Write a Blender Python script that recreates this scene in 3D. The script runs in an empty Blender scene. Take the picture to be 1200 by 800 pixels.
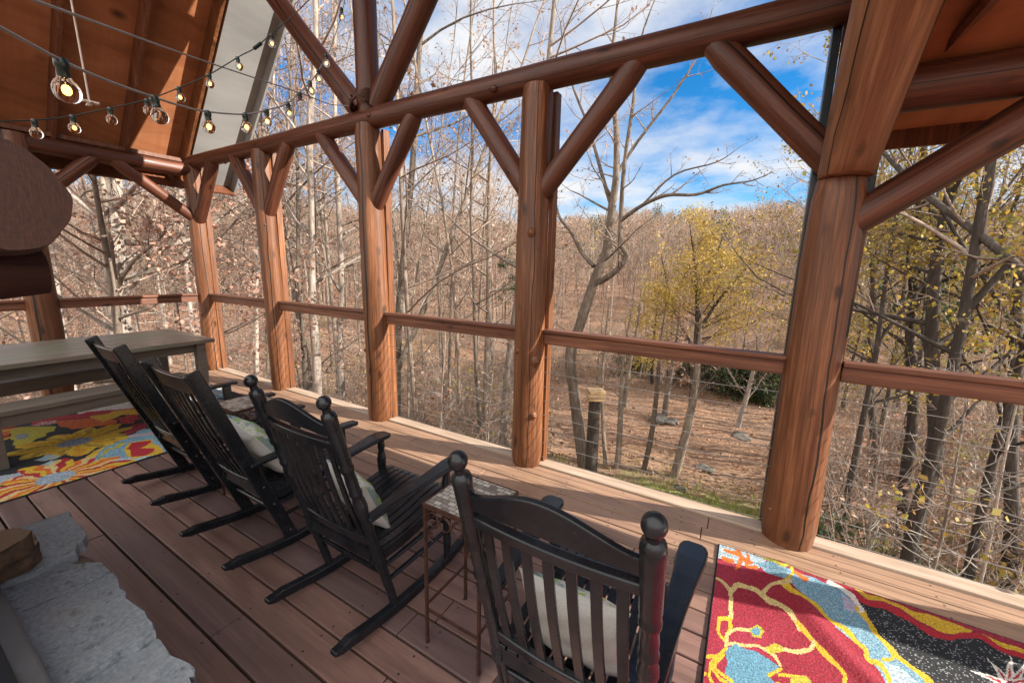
import bpy, math, random
import numpy as np
from mathutils import Vector, Matrix, Quaternion
PI = math.pi
SC = bpy.context.scene
COL = SC.collection

# ------------------------------------------------------------------ camera
CAM_H = 1.6
F_PX = 468.7                      # focal length in pixels of a 1200 wide frame
YAW, PITCH, ROLL = [math.radians(a) for a in (30.424, 10.513, 1.297)]
def _basis():
    cy, sy, cp, sp = math.cos(YAW), math.sin(YAW), math.cos(PITCH), math.sin(PITCH)
    f = np.array([-sy*cp, cy*cp, -sp]); r = np.array([cy, sy, 0.0]); u = np.cross(r, f)
    cr, sr = math.cos(ROLL), math.sin(ROLL)
    return cr*r+sr*u, -sr*r+cr*u, f
RR, UU, FF = _basis()
cam = bpy.data.cameras.new('camera'); cam_ob = bpy.data.objects.new('camera', cam); COL.objects.link(cam_ob)
cam.sensor_fit = 'HORIZONTAL'; cam.sensor_width = 36.0; cam.lens = 36.0*F_PX/1200.0
cam.clip_start = 0.02; cam.clip_end = 2000
m4 = Matrix.Identity(4)
for i in range(3):
    m4[i][0], m4[i][1], m4[i][2] = RR[i], UU[i], -FF[i]
m4[2][3] = CAM_H
cam_ob.matrix_world = m4
SC.camera = cam_ob

# ------------------------------------------------------------------ light
SUN_EL, SUN_AZ = 27.0, 15.0       # azimuth counted from +X towards +Y
SKY_STRENGTH, SUN_STRENGTH, EXPOSURE = 0.13, 4.2, 1.65
CLOUD_FRONT, CLOUD_FILL = 2.3, 6.3
sd = Vector((math.cos(math.radians(SUN_AZ))*math.cos(math.radians(SUN_EL)),
             math.sin(math.radians(SUN_AZ))*math.cos(math.radians(SUN_EL)), math.sin(math.radians(SUN_EL))))
sun = bpy.data.lights.new('sun', 'SUN'); sun.energy = SUN_STRENGTH; sun.angle = math.radians(0.53); sun.color = (1.0, 0.93, 0.82)
sun_ob = bpy.data.objects.new('sun', sun); COL.objects.link(sun_ob)
sun_ob.rotation_mode = 'QUATERNION'; sun_ob.rotation_quaternion = sd.to_track_quat('Z', 'Y')
world = bpy.data.worlds.new('World'); SC.world = world; world.use_nodes = True
def build_world():
    nt = world.node_tree; nt.nodes.clear(); N = nt.nodes.new; L = nt.links.new
    out = N('ShaderNodeOutputWorld'); bg = N('ShaderNodeBackground'); bg.inputs[1].default_value = SKY_STRENGTH
    sky = N('ShaderNodeTexSky'); sky.sky_type = 'NISHITA'; sky.sun_disc = False
    sky.sun_elevation = math.radians(SUN_EL); sky.sun_rotation = math.radians(90-SUN_AZ)
    sky.air_density = 1.0; sky.dust_density = 0.3; sky.ozone_density = 3.5; sky.altitude = 300
    tc = N('ShaderNodeTexCoord'); sep = N('ShaderNodeSeparateXYZ'); L(tc.outputs['Generated'], sep.inputs[0])
    add = N('ShaderNodeMath'); add.operation = 'ADD'; add.inputs[1].default_value = 0.12; L(sep.outputs[2], add.inputs[0])
    mx = N('ShaderNodeMath'); mx.operation = 'MAXIMUM'; mx.inputs[1].default_value = 0.03; L(add.outputs[0], mx.inputs[0])
    dx = N('ShaderNodeMath'); dx.operation = 'DIVIDE'; L(sep.outputs[0], dx.inputs[0]); L(mx.outputs[0], dx.inputs[1])
    dy = N('ShaderNodeMath'); dy.operation = 'DIVIDE'; L(sep.outputs[1], dy.inputs[0]); L(mx.outputs[0], dy.inputs[1])
    cb = N('ShaderNodeCombineXYZ'); L(dx.outputs[0], cb.inputs[0]); L(dy.outputs[0], cb.inputs[1]); cb.inputs[2].default_value = CLOUD_SEED
    n1 = N('ShaderNodeTexNoise'); n1.inputs['Scale'].default_value = 0.75; n1.inputs['Detail'].default_value = 8; n1.inputs['Roughness'].default_value = 0.58
    L(cb.outputs[0], n1.inputs['Vector'])
    rp = N('ShaderNodeValToRGB'); rp.color_ramp.elements[0].position = 0.41; rp.color_ramp.elements[1].position = 0.60
    # unseen clouds behind the camera thickened and brightened as added fill for the porch
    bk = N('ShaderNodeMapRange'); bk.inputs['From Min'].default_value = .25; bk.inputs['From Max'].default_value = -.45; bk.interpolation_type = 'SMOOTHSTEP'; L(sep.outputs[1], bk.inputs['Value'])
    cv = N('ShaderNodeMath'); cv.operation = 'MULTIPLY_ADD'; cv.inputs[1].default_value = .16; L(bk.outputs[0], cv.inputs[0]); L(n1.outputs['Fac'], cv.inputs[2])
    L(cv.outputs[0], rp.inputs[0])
    cbm = N('ShaderNodeMix'); cbm.data_type = 'RGBA'; L(bk.outputs[0], cbm.inputs[0]); cbm.inputs[6].default_value = (CLOUD_FRONT, CLOUD_FRONT*1.01, CLOUD_FRONT*1.04, 1); cbm.inputs[7].default_value = (CLOUD_FILL, CLOUD_FILL*.98, CLOUD_FILL*.94, 1)
    sat = N('ShaderNodeHueSaturation'); sat.inputs['Saturation'].default_value = 1.38; sat.inputs['Value'].default_value = 0.5; L(sky.outputs[0], sat.inputs['Color'])
    mix = N('ShaderNodeMix'); mix.data_type = 'RGBA'
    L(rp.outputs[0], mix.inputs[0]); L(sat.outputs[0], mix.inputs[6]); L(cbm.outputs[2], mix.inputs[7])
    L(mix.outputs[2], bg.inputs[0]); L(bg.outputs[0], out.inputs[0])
CLOUD_SEED = 3.1
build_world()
SC.view_settings.view_transform = 'Standard'; SC.view_settings.look = 'None'
SC.view_settings.exposure = EXPOSURE; SC.view_settings.gamma = 1.0; SC.view_settings.use_curve_mapping = False
SC.render.engine = 'CYCLES'
SC.cycles.use_denoising = True
SC.cycles.max_bounces = 8; SC.cycles.diffuse_bounces = 4; SC.cycles.transparent_max_bounces = 8
SC.cycles.caustics_reflective = False; SC.cycles.caustics_refractive = False
SC.cycles.sample_clamp_indirect = 6.0

# surveyed positions: rays from the camera position met with a known plane or distance
EYE = np.array([0, 0, CAM_H])
def ray(x, y): return (x-600)/F_PX*RR-(y-400)/F_PX*UU+FF
def on_z(x, y, z=0.0): d = ray(x, y); return EYE+d*(z-CAM_H)/d[2]
def on_y(x, y, Y): d = ray(x, y); return EYE+d*Y/d[1]
def on_x(x, y, X): d = ray(x, y); return EYE+d*X/d[0]
def at(x, y, dist): d = ray(x, y); return EYE+d*dist/math.hypot(d[0], d[1])
def project(P):
    d = P-EYE; w = d@FF
    return np.stack([600+F_PX*(d@RR)/w, 400-F_PX*(d@UU)/w], -1)

# ------------------------------------------------------------------ helpers
def tag(o, label=None, cat=None, group=None, kind=None):
    if label: o['label'] = label
    if cat: o['category'] = cat
    if group: o['group'] = group
    if kind: o['kind'] = kind
    return o
def link(o, parent=None):
    COL.objects.link(o)
    if parent is not None: o.parent = parent
    return o
def empty(name, loc=(0, 0, 0), rz=0.0, label=None, cat=None, group=None):
    o = bpy.data.objects.new(name, None); o.location = loc; o.rotation_euler = (0, 0, rz); o.empty_display_size = 0.1
    link(o); return tag(o, label, cat, group)
def children_of(o): return [c for c in bpy.data.objects if c.parent == o]
def copy_tree(o, parent=None, kids=None):
    c = o.copy(); link(c, parent)
    for ch in o.children: copy_tree(ch, c)
    return c
def np_mesh(name, V, Q, mats, smooth=False, matidx=None, col=None):
    V = np.asarray(V, np.float32).reshape(-1, 3); Q = np.asarray(Q, np.int32)
    k = Q.shape[1]; me = bpy.data.meshes.new(name)
    me.vertices.add(len(V)); me.vertices.foreach_set('co', V.ravel())
    me.loops.add(Q.size); me.loops.foreach_set('vertex_index', Q.ravel())
    me.polygons.add(len(Q)); me.polygons.foreach_set('loop_start', np.arange(0, Q.size, k, dtype=np.int32))
    me.polygons.foreach_set('loop_total', np.full(len(Q), k, np.int32))
    for m in (mats if isinstance(mats, (list, tuple)) else [mats]): me.materials.append(m)
    if matidx is not None: me.polygons.foreach_set('material_index', np.asarray(matidx, np.int32))
    if smooth: me.polygons.foreach_set('use_smooth', np.ones(len(Q), bool))
    me.update(calc_edges=True)
    if col is not None:
        a = me.color_attributes.new('col', 'FLOAT_COLOR', 'CORNER')
        c = np.repeat(np.asarray(col, np.float32), k, axis=0)
        if c.shape[1] == 3: c = np.concatenate([c, np.ones((len(c), 1), np.float32)], 1)
        a.data.foreach_set('color', c.ravel())
    me.validate()
    return me
class MB:
    def __init__(s): s.v = []; s.f = []; s.sm = []
    def add(s, vs, fs, smooth=False):
        b = len(s.v); s.v += [tuple(p) for p in vs]; s.f += [tuple(b+i for i in f) for f in fs]; s.sm += [smooth]*len(fs)
    def box(s, c, d, M=None):
        c = Vector(c); hx, hy, hz = d[0]/2, d[1]/2, d[2]/2
        vs = [Vector((x*hx, y*hy, z*hz)) for x in (-1, 1) for y in (-1, 1) for z in (-1, 1)]
        if M is not None: vs = [M @ p for p in vs]
        s.add([p+c for p in vs], [(0, 1, 3, 2), (4, 6, 7, 5), (0, 4, 5, 1), (2, 3, 7, 6), (0, 2, 6, 4), (1, 5, 7, 3)])
    def bar(s, p0, p1, w, h, up=(0, 0, 1)):
        # rectangular bar between two points; w across, h along 'up'
        p0, p1 = Vector(p0), Vector(p1); z = (p1-p0); L = z.length; z.normalize()
        x = Vector(up).cross(z)
        if x.length < 1e-4: x = Vector((1, 0, 0))
        x.normalize(); y = z.cross(x)
        M = Matrix((x, y, z)).transposed()
        s.box((p0+p1)/2, (w, h, L), M)
    def tube(s, pts, rad, n=8, caps=True, smooth=True):
        pts = [Vector(p) for p in pts]
        if not isinstance(rad, (list, tuple)): rad = [rad]*len(pts)
        t = (pts[1]-pts[0]).normalized(); a = Vector((0, 0, 1)) if abs(t.z) < .9 else Vector((1, 0, 0))
        u = t.cross(a).normalized(); vs = []; fs = []
        for i, p in enumerate(pts):
            t = (pts[min(i+1, len(pts)-1)]-pts[max(i-1, 0)]).normalized()
            u = (u-t*u.dot(t)).normalized(); w = t.cross(u)
            for k in range(n):
                an = 2*PI*k/n; vs.append(p+(u*math.cos(an)+w*math.sin(an))*rad[i])
        for i in range(len(pts)-1):
            for k in range(n):
                k2 = (k+1) % n; fs.append((i*n+k, i*n+k2, (i+1)*n+k2, (i+1)*n+k))
        s.add(vs, fs, smooth)
        if caps:
            b = len(pts)-1
            s.add(vs[:n], [tuple(reversed(range(n)))]); s.add(vs[b*n:], [tuple(range(n))])
    def lathe(s, p0, p1, prof, n=14):
        p0, p1 = Vector(p0), Vector(p1)
        s.tube([p0.lerp(p1, t) for t, r in prof], [r for t, r in prof], n)
    def prism(s, poly, z0, z1, jit=0):
        n = len(poly)
        vs = [(x, y, z0) for x, y in poly]+[(x, y, z1) for x, y in poly]
        s.add(vs, [tuple(reversed(range(n))), tuple(range(n, 2*n))]+[(i, (i+1) % n, n+(i+1) % n, n+i) for i in range(n)])
    def ball(s, c, r, n=12, sz=(1, 1, 1)):
        vs = []; fs = []; h = n//2+1; c = Vector(c)
        for i in range(h+1):
            th = PI*i/h
            for k in range(n):
                a = 2*PI*k/n
                vs.append(c+Vector((math.sin(th)*math.cos(a)*sz[0], math.sin(th)*math.sin(a)*sz[1], math.cos(th)*sz[2]))*r)
        for i in range(h):
            for k in range(n):
                k2 = (k+1) % n; fs.append((i*n+k, (i+1)*n+k, (i+1)*n+k2, i*n+k2))
        s.add(vs, fs, True)
    def build(s, name, mat, parent=None, bevel=0.0):
        me = bpy.data.meshes.new(name); me.from_pydata(s.v, [], s.f)
        for m in (mat if isinstance(mat, (list, tuple)) else [mat]): me.materials.append(m)
        me.polygons.foreach_set('use_smooth', s.sm); me.update()
        o = bpy.data.objects.new(name, me); link(o, parent)
        if bevel:
            b = o.modifiers.new('bevel', 'BEVEL'); b.width = bevel; b.segments = 2; b.limit_method = 'ANGLE'; b.angle_limit = math.radians(50)
        return o

# ------------------------------------------------------------------ materials
class NT:
    def __init__(s, name):
        s.m = bpy.data.materials.new(name); s.m.use_nodes = True; s.nt = s.m.node_tree
        s.b = s.nt.nodes['Principled BSDF']; s.tc = s.nt.nodes.new('ShaderNodeTexCoord')
    def N(s, t, **kw):
        n = s.nt.nodes.new(t)
        for k, v in kw.items(): setattr(n, k, v)
        return n
    def L(s, a, b): s.nt.links.new(a, b)
    def mapping(s, scale, src=None, loc=(0, 0, 0)):
        n = s.N('ShaderNodeMapping'); n.inputs['Scale'].default_value = scale; n.inputs['Location'].default_value = loc
        s.L(src or s.tc.outputs['Object'], n.inputs[0]); return n.outputs[0]
    def noise(s, vec, scale, detail=4, rough=.55, dist=0):
        n = s.N('ShaderNodeTexNoise'); n.inputs['Scale'].default_value = scale; n.inputs['Detail'].default_value = detail
        n.inputs['Roughness'].default_value = rough; n.inputs['Distortion'].default_value = dist
        s.L(vec, n.inputs['Vector']); return n.outputs['Fac']
    def ramp(s, fac, *stops):
        n = s.N('ShaderNodeValToRGB'); e = n.color_ramp.elements
        while len(e) < len(stops): e.new(.5)
        for q, (p, c) in zip(e, stops): q.position = p; q.color = (*c, 1) if len(c) == 3 else c
        s.L(fac, n.inputs[0]); return n.outputs[0]
    def mix(s, fac, a, b, mode='MIX'):
        n = s.N('ShaderNodeMix', data_type='RGBA', blend_type=mode)
        for i, v in ((0, fac), (6, a), (7, b)):
            if isinstance(v, (int, float)): n.inputs[i].default_value = v
            elif isinstance(v, tuple): n.inputs[i].default_value = (*v, 1)
            else: s.L(v, n.inputs[i])
        return n.outputs[2]
    def math(s, op, a, b=None, c=None):
        n = s.N('ShaderNodeMath', operation=op)
        for i, v in enumerate((a, b, c)):
            if v is None: continue
            if isinstance(v, (int, float)): n.inputs[i].default_value = v
            else: s.L(v, n.inputs[i])
        return n.outputs[0]
    def bump(s, h, strength=.3, dist=.01):
        n = s.N('ShaderNodeBump'); n.inputs['Strength'].default_value = strength; n.inputs['Distance'].default_value = dist
        s.L(h, n.inputs['Height']); s.L(n.outputs[0], s.b.inputs['Normal'])
    def fin(s, color=None, rough=.6, metal=0, spec=None):
        if color is not None:
            if isinstance(color, tuple): s.b.inputs['Base Color'].default_value = (*color, 1)
            else: s.L(color, s.b.inputs['Base Color'])
        if isinstance(rough, (int, float)): s.b.inputs['Roughness'].default_value = rough
        else: s.L(rough, s.b.inputs['Roughness'])
        s.b.inputs['Metallic'].default_value = metal
        if spec is not None: s.b.inputs['Specular IOR Level'].default_value = spec
        return s.m
    def rnd(s): return s.N('ShaderNodeObjectInfo').outputs['Random']

def mat_log(name, c0, c1, c2, rough=.42, crack=True):
    t = NT(name); rn = t.rnd()
    off = t.N('ShaderNodeVectorMath', operation='ADD'); t.L(t.tc.outputs['Object'], off.inputs[0])
    cx = t.N('ShaderNodeCombineXYZ'); t.L(t.math('MULTIPLY', rn, 37.0), cx.inputs[2]); t.L(cx.outputs[0], off.inputs[1]); v = off.outputs[0]
    a = t.noise(t.mapping((7, 7, .7), v), 1.0, 5, .6, .4)
    b = t.noise(t.mapping((60, 60, 1.6), v), 1.0, 3, .6)
    base = t.ramp(a, (.3, c0), (.52, c1), (.75, c2))
    col = t.mix(t.ramp(b, (.35, (.0, .0, .0)), (.65, (1, 1, 1))), t.mix(.75, base, tuple(x*.6 for x in c0)), base)
    # knots
    wv = t.N('ShaderNodeVectorMath', operation='ADD'); t.L(v, wv.inputs[0]); nz = t.N('ShaderNodeTexNoise'); nz.inputs['Scale'].default_value = 9; t.L(v, nz.inputs['Vector'])
    sc = t.N('ShaderNodeVectorMath', operation='SCALE'); sc.inputs['Scale'].default_value = .05; t.L(nz.outputs['Color'], sc.inputs[0]); t.L(sc.outputs[0], wv.inputs[1])
    vo = t.N('ShaderNodeTexVoronoi'); vo.inputs['Scale'].default_value = 1.0; t.L(t.mapping((7, 7, 3.2), wv.outputs[0]), vo.inputs['Vector'])
    kn = t.ramp(vo.outputs['Distance'], (.07, (1, 1, 1)), (.1, (.7, .7, .7)), (.2, (0, 0, 0)))
    col = t.mix(kn, col, tuple(x*.25 for x in c0))
    fine = t.noise(t.mapping((170, 170, 5), v), 1.0, 2, .6); col = t.mix(t.math('MULTIPLY', t.ramp(fine, (.5, (0, 0, 0)), (.72, (1, 1, 1))), .55), col, tuple(x*.45 for x in c0))
    str_ = t.noise(t.mapping((24, 24, .8), v), 1.0, 4, .65); col = t.mix(t.ramp(str_, (.52, (0, 0, 0)), (.68, (.7, .7, .7))), col, tuple(x*.55 for x in c0)); col = t.mix(t.ramp(str_, (.28, (.45, .45, .45)), (.42, (0, 0, 0))), col, tuple(min(1, x*1.35) for x in c2))
    blot = t.noise(t.mapping((1, 1, .5), v), 2.4, 5, .65); col = t.mix(t.ramp(blot, (.45, (0, 0, 0)), (.75, (.7, .7, .7))), col, tuple(x*.6 for x in c1))
    h = t.mix(.4, t.mix(.5, a, b), fine)
    if crack:
        sp = t.N('ShaderNodeSeparateXYZ'); t.L(t.tc.outputs['Object'], sp.inputs[0])
        ang = t.math('ARCTAN2', sp.outputs[1], sp.outputs[0])
        wob = t.noise(t.mapping((.01, .01, 1.1), v), 1.0, 3)
        for off_, w in ((0.0, .034), (2.6, .02), (4.3, .012)):
            tgt = t.math('ADD', t.math('MULTIPLY', rn, 5.0), t.math('ADD', t.math('MULTIPLY', wob, .7), off_-2.8))
            d = t.math('ABSOLUTE', t.math('SINE', t.math('MULTIPLY', t.math('SUBTRACT', ang, tgt), .5)))
            ck = t.math('LESS_THAN', d, t.math('MULTIPLY', t.noise(t.mapping((.01, .01, .6), v, (3+off_, 0, 0)), 1.0, 2), w*2.2))
            col = t.mix(ck, col, (.012, .006, .004))
    t.L(off.outputs[0], off.outputs[0].node.inputs[0]) if False else None
    tool = t.noise(t.mapping((26, 26, 3.5), v), 1.0, 2, .5); h = t.mix(.5, h, tool)
    t.bump(h, .6, .010)
    return t.fin(col, t.math('ADD', t.math('MULTIPLY', b, .35), rough-.05), spec=.4)
M = {}
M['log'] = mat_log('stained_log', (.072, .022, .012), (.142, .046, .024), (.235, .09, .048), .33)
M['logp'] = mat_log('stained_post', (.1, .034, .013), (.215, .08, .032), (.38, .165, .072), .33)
M['logpale'] = mat_log('stained_knee_log', (.2, .085, .042), (.36, .175, .09), (.48, .265, .15))
M['timber'] = mat_log('stained_timber', (.11, .036, .016), (.19, .069, .033), (.28, .115, .06), crack=False)

def mat_ply():
    t = NT('stained_plywood'); v = t.tc.outputs['Object']
    a = t.noise(t.mapping((2.2, .7, 2.2)), 1.3, 6, .6, 1.2); b = t.noise(t.mapping((2, 22, 2)), 1, 3)
    col = t.ramp(a, (.25, (.2, .066, .025)), (.5, (.38, .145, .06)), (.78, (.5, .22, .1)))
    vo = t.N('ShaderNodeTexVoronoi'); vo.inputs['Scale'].default_value = 1; t.L(t.mapping((3.2, 2.1, 3.2)), vo.inputs['Vector'])
    col = t.mix(t.ramp(vo.outputs['Distance'], (.05, (1, 1, 1)), (.2, (0, 0, 0))), col, (.055, .016, .008))
    col = t.mix(t.math('MULTIPLY', b, .4), col, (.1, .03, .015)); t.bump(b, .15, .004)
    return t.fin(col, .6)
M['ply'] = mat_ply()

def mat_deck():
    t = NT('deck_boards'); g = t.tc.outputs['Object']
    sp = t.N('ShaderNodeSeparateXYZ'); t.L(g, sp.inputs[0]); X, Y = sp.outputs[0], sp.outputs[1]
    u = t.math('DIVIDE', t.math('SUBTRACT', Y, .4697), .143); bi = t.math('FLOOR', u); fr = t.math('SUBTRACT', u, bi)
    wn = t.N('ShaderNodeTexWhiteNoise', noise_dimensions='1D'); t.L(bi, wn.inputs['W'])
    va = t.N('ShaderNodeVectorMath', operation='ADD'); t.L(g, va.inputs[0])
    cx = t.N('ShaderNodeCombineXYZ'); t.L(t.math('MULTIPLY', wn.outputs['Value'], 40.0), cx.inputs[0]); t.L(cx.outputs[0], va.inputs[1]); v = va.outputs[0]
    a = t.noise(t.mapping((.9, 9, 9), v), 1.0, 6, .6, .5); b = t.noise(t.mapping((3, 90, 90), v), 1.0, 3, .6)
    base = t.ramp(a, (.28, (.1, .056, .048)), (.52, (.175, .102, .087)), (.8, (.27, .172, .148)))
    tint = t.mix(wn.outputs['Value'], (.66, .68, .72), (1.3, 1.2, 1.12)); col = t.mix(1.0, base, tint, 'MULTIPLY')
    col = t.mix(t.math('MULTIPLY', t.ramp(b, (.4, (0, 0, 0)), (.7, (1, 1, 1))), .35), col, (.07, .036, .028))
    # boards by the open edge paler: wear plus sunlight put into the colour
    w = t.math('MULTIPLY', t.math('SMOOTH_MIN', 1.0, t.math('MAXIMUM', t.math('DIVIDE', t.math('SUBTRACT', Y, 1.75), .75), 0.0), .1), t.math('ADD', t.math('MULTIPLY', a, .9), .25))
    worn_sunlit = t.ramp(b, (.3, (.25, .14, .08)), (.7, (.43, .275, .17)))
    col = t.mix(t.math('MINIMUM', w, .92), col, worn_sunlit)
    # damp darker patches, dirt
    p = t.noise(t.mapping((1.1, 1.6, 1)), 1.6, 5, .6); col = t.mix(t.ramp(p, (.5, (0, 0, 0)), (.78, (.5, .5, .5))), col, (.075, .045, .038))
    # screw heads, two to a joist
    xs = t.math('MULTIPLY', t.math('SUBTRACT', t.math('FRACT', t.math('ADD', t.math('DIVIDE', X, .406), t.math('MULTIPLY', wn.outputs['Value'], .06))), .5), .406)
    ys = t.math('MULTIPLY', t.math('SUBTRACT', t.math('ABSOLUTE', t.math('SUBTRACT', fr, .5)), .3), .143)
    d = t.math('SQRT', t.math('ADD', t.math('MULTIPLY', xs, xs), t.math('MULTIPLY', ys, ys)))
    col = t.mix(t.math('LESS_THAN', d, .0052), col, (.012, .01, .01))
    t.bump(t.mix(.5, a, b), .35, .004)
    return t.fin(col, t.math('ADD', t.math('MULTIPLY', a, .3), .38))
M['deck'] = mat_deck()

def mat_simple(name, c0, c1, scale=8, rough=.6, metal=0, bump=.0, detail=5, stretch=(1, 1, 1)):
    t = NT(name); a = t.noise(t.mapping(stretch), scale, detail, .6)
    if bump: t.bump(a, bump, .01)
    return t.fin(t.ramp(a, (.3, c0), (.7, c1)), rough, metal)
def mat_black():
    t = NT('worn_black_paint'); a = t.noise(t.mapping((1, 1, 1)), 9, 6, .65); b = t.noise(t.mapping((1, 1, 1)), 60, 4, .7)
    col = t.ramp(a, (.3, (.005, .006, .008)), (.7, (.014, .016, .02)))
    col = t.mix(t.ramp(b, (.66, (0, 0, 0)), (.74, (.7, .7, .7))), col, (.06, .05, .045)); t.bump(b, .02, .001)
    return t.fin(col, t.math('ADD', t.math('MULTIPLY', a, .3), .1), spec=.4)
M['black'] = mat_black()
M['screw'] = mat_simple('screw_head', (.28, .28, .3), (.42, .42, .44), 60, .35, .8)
M['steel'] = mat_simple('steel_cable', (.24, .22, .2), (.38, .35, .32), 30, .42, .7)
M['iron'] = mat_simple('rusty_iron', (.035, .018, .013), (.11, .05, .035), 40, .55, .5, .2)
def mat_grey_wood():
    t = NT('weathered_wood'); a = t.noise(t.mapping((14, .9, 14)), 1.0, 6, .62, .5); b = t.noise(t.mapping((90, 3, 90)), 1, 3)
    col = t.ramp(a, (.25, (.075, .06, .048)), (.55, (.155, .125, .1)), (.8, (.25, .21, .17)))
    col = t.mix(t.math('MULTIPLY', b, .5), col, (.09, .07, .055)); t.bump(t.mix(.5, a, b), .4, .005)
    return t.fin(col, .62)
M['greywood'] = mat_grey_wood()
def mat_table_top():
    t = NT('weathered_table_top'); a = t.noise(t.mapping((12, .8, 12)), 1.0, 6, .62, .6); b = t.noise(t.mapping((3, 1.5, 3)), 1, 4)
    col = t.ramp(a, (.25, (.09, .068, .054)), (.55, (.17, .135, .107)), (.8, (.25, .215, .18)))
    col = t.mix(t.ramp(b, (.48, (0, 0, 0)), (.66, (.55, .55, .55))), col, (.1, .17, .1)); t.bump(a, .25, .004)
    return t.fin(col, t.math('ADD', t.math('MULTIPLY', b, .4), .12))
M['tabletop'] = mat_table_top()
def mat_stone():
    t = NT('hearth_stone'); g = t.mapping((1, 1, 1)); a = t.noise(g, 2.6, 5, .55); b = t.noise(g, 75, 4, .7); c = t.noise(t.mapping((7, 1.6, 7)), 2.2, 5, .6, .3); sp = t.noise(g, 22, 5, .7)
    col = t.ramp(a, (.3, (.14, .165, .19)), (.55, (.205, .23, .255)), (.75, (.29, .31, .33)))
    col = t.mix(t.math('MULTIPLY', t.ramp(b, (.35, (0, 0, 0)), (.7, (1, 1, 1))), .65), col, (.42, .445, .47))
    col = t.mix(t.ramp(c, (.55, (0, 0, 0)), (.68, (.55, .55, .55))), col, (.15, .16, .165))
    col = t.mix(t.ramp(sp, (.57, (0, 0, 0)), (.68, (.85, .85, .85))), col, (.09, .085, .075))
    col = t.mix(t.ramp(t.noise(g, 5, 3, .5), (.6, (0, 0, 0)), (.75, (.35, .35, .35))), col, (.3, .25, .18))
    t.bump(t.mix(.5, t.mix(.5, b, sp), c), .7, .007)
    return t.fin(col, .55)
M['stone'] = mat_stone()
M['tanstone'] = mat_simple('tan_stone', (.16, .12, .09), (.33, .25, .19), 9, .85, 0, .5)
M['rock'] = mat_simple('grey_boulder', (.045, .04, .034), (.15, .13, .108), 5, .9, 0, .6)
M['greymetal'] = mat_simple('grey_sheet_metal', (.13, .135, .14), (.19, .19, .195), 5, .38, .5)
M['darkmetal'] = mat_simple('dark_metal', (.012, .016, .02), (.03, .034, .04), 6, .35, .4)
M['soffit'] = mat_simple('grey_soffit_sheet', (.19, .19, .19), (.29, .29, .285), 1.4, .7, 0, .25, 4, (2.2, .5, .5))
M['roofmetal'] = mat_simple('roof_sheet', (.12, .1, .09), (.18, .16, .15), 3, .5, .4)
M['cordgrey'] = mat_simple('grey_cord', (.17, .165, .16), (.26, .255, .25), 20, .5)
M['corddark'] = mat_simple('dark_green_cord', (.01, .016, .014), (.02, .03, .026), 20, .45)
M['socket'] = mat_simple('green_socket', (.002, .009, .008), (.006, .022, .02), 30, .35)
M['string'] = mat_simple('pale_string', (.4, .33, .28), (.55, .47, .4), 30, .8)
def mat_glass():
    t = NT('bulb_glass'); t.b.inputs['Transmission Weight'].default_value = 1.0; t.b.inputs['IOR'].default_value = 1.12
    return t.fin((1, .97, .92), .02)
M['glass'] = mat_glass()
def mat_glow():
    t = NT('glowing_filament'); t.b.inputs['Emission Color'].default_value = (1, .46, .1, 1); t.b.inputs['Emission Strength'].default_value = 2.2
    return t.fin((1, .7, .3), .4)
M['glow'] = mat_glow()
def mat_barkcut():
    t = NT('sawn_wood'); sp = t.N('ShaderNodeSeparateXYZ'); t.L(t.tc.outputs['Object'], sp.inputs[0])
    r = t.math('SQRT', t.math('ADD', t.math('MULTIPLY', sp.outputs[0], sp.outputs[0]), t.math('MULTIPLY', sp.outputs[1], sp.outputs[1])))
    n = t.noise(t.mapping((1, 1, 1)), 6, 4); w = t.math('SINE', t.math('ADD', t.math('MULTIPLY', r, 1100.0), t.math('MULTIPLY', n, 9.0)))
    return t.fin(t.ramp(w, (.0, (.27, .16, .09)), (1.0, (.42, .28, .17))), .75)
M['sawn'] = mat_barkcut()
def mat_darksawn():
    t = NT('dark_sawn_end'); sp = t.N('ShaderNodeSeparateXYZ'); t.L(t.tc.outputs['Object'], sp.inputs[0]); x, y = sp.outputs[0], sp.outputs[1]
    r = t.math('SQRT', t.math('ADD', t.math('MULTIPLY', x, x), t.math('MULTIPLY', y, y))); n = t.noise(t.mapping((1, 1, 1)), 14, 5, .6); n2 = t.noise(t.mapping((30, 180, 1)), 1, 4)
    w = t.math('SINE', t.math('ADD', t.math('MULTIPLY', r, 330.0), t.math('MULTIPLY', n, 30.0)))
    col = t.ramp(t.mix(.93, w, n2), (.1, (.03, .011, .007)), (.8, (.085, .034, .02)))
    a = t.math('ARCTAN2', y, x); d = t.math('ABSOLUTE', t.math('SINE', t.math('ADD', t.math('MULTIPLY', a, .5), t.math('MULTIPLY', n, .35))))
    col = t.mix(t.math('LESS_THAN', t.math('MULTIPLY', d, r), .0016), col, (.006, .003, .002)); t.bump(n2, .3, .003)
    return t.fin(col, .65)
M['darksawn'] = mat_darksawn()
M['logbark'] = mat_simple('firewood_bark', (.02, .014, .011), (.17, .1, .058), 22, .9, 0, .9)
M['birdwood'] = mat_simple('pale_sawn_timber', (.34, .22, .11), (.52, .36, .2), 12, .75, 0, .3, 5, (1, 1, 6))

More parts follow.
